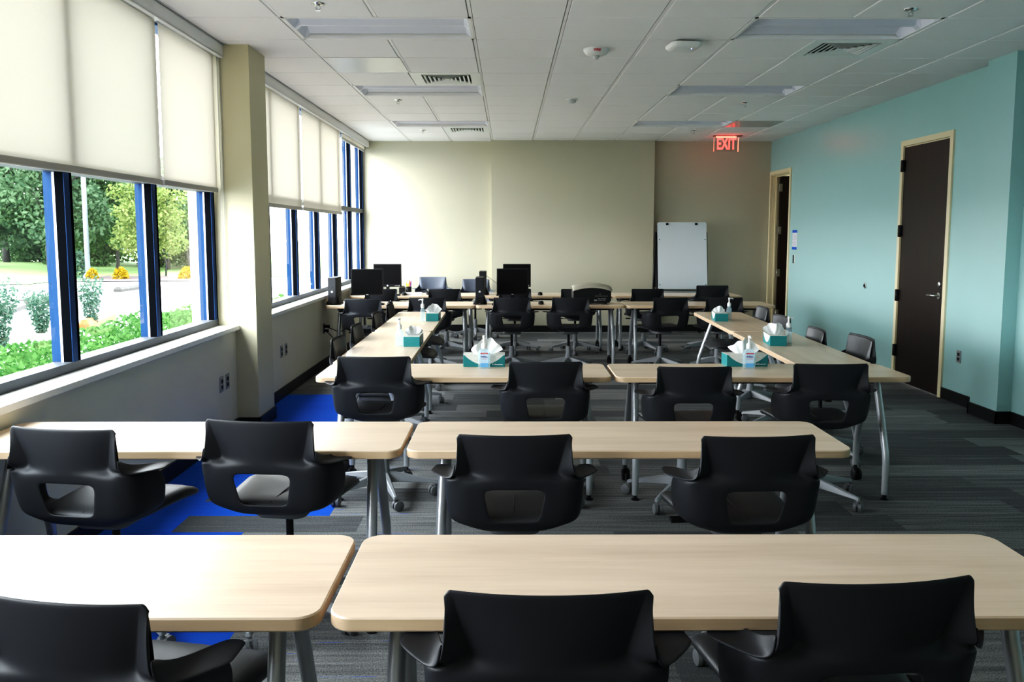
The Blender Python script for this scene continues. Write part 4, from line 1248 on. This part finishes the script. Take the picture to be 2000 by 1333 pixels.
def cards(b_list, cx, cy, cz, s, r, rnd_):
    """append one leaf quad"""
    n = Vector((rnd_.gauss(0, 1), rnd_.gauss(0, 1), rnd_.gauss(.35, 1))).normalized()
    u = n.orthogonal().normalized(); w = n.cross(u)
    a = rnd_.uniform(0, 2*PI); u, w = u*math.cos(a)+w*math.sin(a), w*math.cos(a)-u*math.sin(a)
    c = Vector((cx, cy, cz)); s2 = s*rnd_.uniform(.7, 1.25)
    b_list += [c+u*s2, c+w*s2*.55, c-u*s2, c-w*s2*.55]
def quads(name, V, m, parent=None):
    me = bpy.data.meshes.new(name)
    me.from_pydata([tuple(v) for v in V], [], [(4*i, 4*i+1, 4*i+2, 4*i+3) for i in range(len(V)//4)])
    me.materials.append(m)
    o = bpy.data.objects.new(name, me); COL.objects.link(o)
    if parent: o.parent = parent
    return o

def tree_proto(seed, h, rad, trunk_h, nl, mleaf, leaf=.16, tr=.11):
    r = random.Random(seed)
    t = thing('tree', '', 'tree', (0, 0, 0), 0, 'trees behind the parking area')
    b = bm_new()
    tube(b, [(0, 0, -.1), (r.uniform(-.1, .1), 0, trunk_h*.6), (r.uniform(-.15, .15), r.uniform(-.1, .1), trunk_h), (0, 0, h*.7)], [tr*1.25, tr, tr*.85, tr*.3], 8)
    for q in range(6):
        a = r.uniform(0, 6.28); z = r.uniform(trunk_h*.8, h*.6)
        tube(b, [(0, 0, z), (math.cos(a)*rad*.4, math.sin(a)*rad*.4, z+h*.12), (math.cos(a)*rad*.7, math.sin(a)*rad*.7, z+h*.2)], [tr*.45, tr*.3, tr*.12], 6)
    obj('trunk', b, M['bark'], t)
    blobs = []
    for q in range(16):
        z = r.uniform(trunk_h+.2, h-.4); f = 1-abs((z-(trunk_h+(h-trunk_h)*.42))/(h-trunk_h))*.95
        a = r.uniform(0, 6.28); rr_ = rad*f*r.uniform(.2, .75)
        blobs.append((math.cos(a)*rr_, math.sin(a)*rr_, z, rad*r.uniform(.32, .5)))
    V = []
    for q in range(nl):
        bx, by, bz, br = r.choice(blobs)
        d = Vector((r.gauss(0, 1), r.gauss(0, 1), r.gauss(0, 1))).normalized()*br*(r.random()**.35)
        cards(V, bx+d.x, by+d.y, bz+d.z*.8, leaf, r, r)
    quads('crown', V, mleaf, t)
    return t
pa = tree_proto(1, 8.2, 2.9, 2.0, 8200, M['leaf_a'], .115, .13)
pb = tree_proto(2, 5.6, 2.3, .9, 6500, M['leaf_b'], .105, .08)
pc = tree_proto(3, 4.0, 1.35, .9, 2600, M['leaf_c'], .08, .035)
pd = tree_proto(4, 7.0, 2.6, 1.3, 8500, M['leaf_a'], .115, .12)
pe = tree_proto(5, 3.4, 2.6, .25, 6500, M['leaf_b'], .11, .05)
TR = [  # proto, x, y, rot, scale, label
    (pa, -19.3, 35.0, 0, 1., 'tall dark tree with thick trunk on the lawn by the first mullion'),
    (pd, -22.4, 36.2, 1, 1.05, 'dark tree at the outer edge of the window view on the lawn'),
    (pa, -24.5, 40.5, 2, 1.1, 'dark tree behind the lawn, farther out than the trunked ones'),
    (pd, -20.5, 42.0, 3, 1.1, 'dark tree filling the gap behind the two lawn trunks'),
    (pb, -17.6, 37.2, 0, .95, 'bushy green tree directly behind the lamp post'),
    (pc, -14.7, 33.0, 1, 1., 'young yellow-green tree beside the lamp post'),
    (pc, -14.0, 33.8, 4, .95, 'second young yellow-green tree nearer the middle mullion'),
    (pb, -16.4, 40.0, 2, .90, 'green tree behind the young yellow trees'),
    (pb, -14.8, 38.6, 4, .85, 'green tree seen through the third pane'),
    (pb, -14.6, 42.5, 5, .95, 'farther green tree seen through the third pane'),
    (pb, -18.8, 43.5, 1, 1.0, 'green tree behind the lamp post, in the back line'),
    (pe, -22.5, 45.5, 0, 1., 'low leafy thicket closing the view behind the lawn trunks'),
    (pe, -26.5, 46.5, 2, 1.05, 'low leafy thicket behind the outer lawn tree'),
    (pe, -30.5, 47.0, 1, 1.05, 'low leafy thicket at the outer edge behind the lawn'),
    (pe, -18.6, 47.5, 3, 1., 'low leafy thicket behind the lamp post'),
    (pe, -20.9, 40.3, 5, .8, 'low leafy thicket filling the gap between the two lawn trunks'),
    (pe, -24.2, 43.0, 3, .95, 'low leafy thicket between the outer and the tall lawn trees'),
    (pe, -17.2, 42.0, 2, .8, 'low leafy thicket between lamp post and first young tree'),
    (pe, -14.2, 41.0, 1, .75, 'low leafy thicket just behind the third pane shrub'),
    (pe, -15.6, 45.8, 4, 1., 'low leafy thicket behind the third pane'),
    (pd, -28.5, 42.0, 0, 1.1, 'dark tree outside the frame edge behind the lawn'),
]
for p, x, y, r_, s, lab in TR:
    c = dup(p, (x, y, GZ), r_, lab, 'trees behind the parking area'); c.scale = (s, s, s)
for p in (pa, pb, pc, pd, pe): del_tree(p)

def bush(name, x, y, rx, rz, n, m, leaf, label, seed, z=GZ, cat='shrub', upright=False, group=None):
    r = random.Random(seed); V = []
    for q in range(n):
        if upright:
            a = r.uniform(0, 6.28); rr_ = rx*math.sqrt(r.random()); t_ = r.random()
            cx, cy, cz = rr_*math.cos(a)*(.35+.65*t_), rr_*math.sin(a)*(.35+.65*t_), rz*t_*r.uniform(.75, 1.05)
        else:
            d = Vector((r.gauss(0, 1), r.gauss(0, 1), abs(r.gauss(0, 1)))).normalized()*(r.random()**.25)
            cx, cy, cz = d.x*rx, d.y*rx, d.z*rz
        cards(V, cx, cy, cz, leaf, r, r)
    o = quads(name, V, m); o.location = (x, y, z); tag(o, label, cat, group)
bush('shrub', -16.05, 31.9, .24, .42, 420, M['leaf_o'], .05, 'small round orange shrub beside the lamp post', 11)
bush('shrub', -14.85, 31.7, .30, .50, 520, M['leaf_o'], .05, 'round orange shrub between lamp post and young trees', 12)
bush('shrub', -12.45, 32.0, .30, .50, 520, M['leaf_o'], .05, 'round orange shrub seen through the third pane', 13)
bush('shrub', -16.9, 32.4, .45, 1.2, 500, M['leaf_g'], .08, 'grey-green shrub on the window side of the lamp post', 14)
bush('ornamental_grass', -8.35, 14.7, .26, .75, 1100, M['leaf_g'], .032, 'grey-green grass clump beside the first mullion', 15, GZ, 'grass clump', True)
bush('ornamental_grass', -7.9, 15.6, .24, .95, 1100, M['leaf_g'], .032, 'grey-green grass clump just behind the orange curb', 16, GZ, 'grass clump', True)
bush('ornamental_grass', -7.9, 12.7, .34, 1.05, 1500, M['leaf_g'], .035, 'largest grey-green grass clump at the outer edge of view', 17, GZ, 'grass clump', True)
# leafy hedge under the windows
r = random.Random(5); V = []
for q in range(24000):
    y = r.uniform(1.5, 12.6); x = r.uniform(-5.1, -2.75)
    crest = .56+.05*math.sin(y*2.1)+.04*math.sin(y*5.3+x*3)
    prof = max(0., 1-max(0, abs(x+4.0)-.35)**2*.55)
    z = GZ+(crest-GZ)*prof*(r.random()**.22)
    cards(V, x, y, z, .033, r, r)
o = quads('hedge', V, M['leaf_h']); o['kind'] = 'stuff'; tag(o, 'bright green leafy hedge under the front windows', 'hedge')
bush('shrub', -4.0, 14.4, .35, .72, 900, M['leaf_h'], .042, 'small green shrub seen low through the first pane beyond the pillar', 18)
t = thing('street_lamp', 'pale grey lamp post rising beside the orange shrubs', 'lamp post', (-16.35, 32.2, GZ))
b = bm_new(); tube(b, [(0, 0, 0), (0, 0, 9.)], [.095, .075], 12); obj('pole', b, M['lamp'], t, sharp=40)
b = bm_new(); lathe(b, [(.19, 0), (.19, .12), (.12, .22), (.10, .24)], n=12); obj('base', b, M['lamp'], t, sharp=40)
b = bm_new(); box(b, -.2, .9, -.12, .12, 8.95, 9.08); obj('lamp_head', b, M['lamp'], t)

# ------------------------------------------------------------------ light
w = bpy.data.worlds.new('sky'); SC.world = w; w.use_nodes = True
t = w.node_tree; t.nodes.clear()
o = t.nodes.new('ShaderNodeOutputWorld'); bg = t.nodes.new('ShaderNodeBackground')
tc = t.nodes.new('ShaderNodeTexCoord'); sp = t.nodes.new('ShaderNodeSeparateXYZ'); L(t, tc.outputs['Generated'], sp.inputs[0])
cr = t.nodes.new('ShaderNodeValToRGB')
cr.color_ramp.elements[0].position = .0; cr.color_ramp.elements[0].color = (.96, .975, 1., 1)
cr.color_ramp.elements[1].position = .8; cr.color_ramp.elements[1].color = (.86, .93, 1., 1)
L(t, sp.outputs[2], cr.inputs[0]); L(t, cr.outputs[0], bg.inputs[0])
SKY = 14.0
bg.inputs[1].default_value = SKY
L(t, bg.outputs[0], o.inputs[0])
w.cycles.sampling_method = 'AUTOMATIC'
# window portals guide the sky light
for y0, y1, z0, z1 in ((.1, 6.5, .9, 2.95), (7.0, 13.2, .9, 2.95)):
    ld = bpy.data.lights.new('window_portal', 'AREA'); ld.shape = 'RECTANGLE'; ld.size = y1-y0; ld.size_y = z1-z0
    ld.cycles.is_portal = True
    lo = bpy.data.objects.new('window_portal', ld); COL.objects.link(lo)
    lo.location = (-2.53, (y0+y1)/2, (z0+z1)/2); lo.rotation_euler = (PI/2, 0, -PI/2)

# ------------------------------------------------------------------ camera
F, PY, PITCH, YAW = 1612.5, 615.76, .0992, .0045
cd = bpy.data.cameras.new('camera'); cam = bpy.data.objects.new('camera', cd); COL.objects.link(cam)
cd.sensor_width = 36.; cd.lens = 36.*F/2000.
cd.shift_y = -(666.5-PY)/2000.
cd.clip_start = .05; cd.clip_end = 400
cam.location = (0, 0, 1.58); cam.rotation_euler = (PI/2-PITCH, 0, -YAW)
SC.camera = cam
SC.view_settings.view_transform = 'Standard'
SC.view_settings.look = 'None'
SC.view_settings.exposure = .75
vs_ = SC.view_settings; vs_.use_curve_mapping = True
cmp_ = vs_.curve_mapping; cmp_.extend = 'EXTRAPOLATED'
cc = cmp_.curves[3]
for p_ in ((.04, .022), (.22, .215)): cc.points.new(*p_)
cmp_.update()
SC.cycles.use_denoising = True
SC.cycles.max_bounces = 10; SC.cycles.diffuse_bounces = 6; SC.cycles.transparent_max_bounces = 12
SC.cycles.sample_clamp_indirect = 12.
SC.cycles.caustics_reflective = False; SC.cycles.caustics_refractive = False
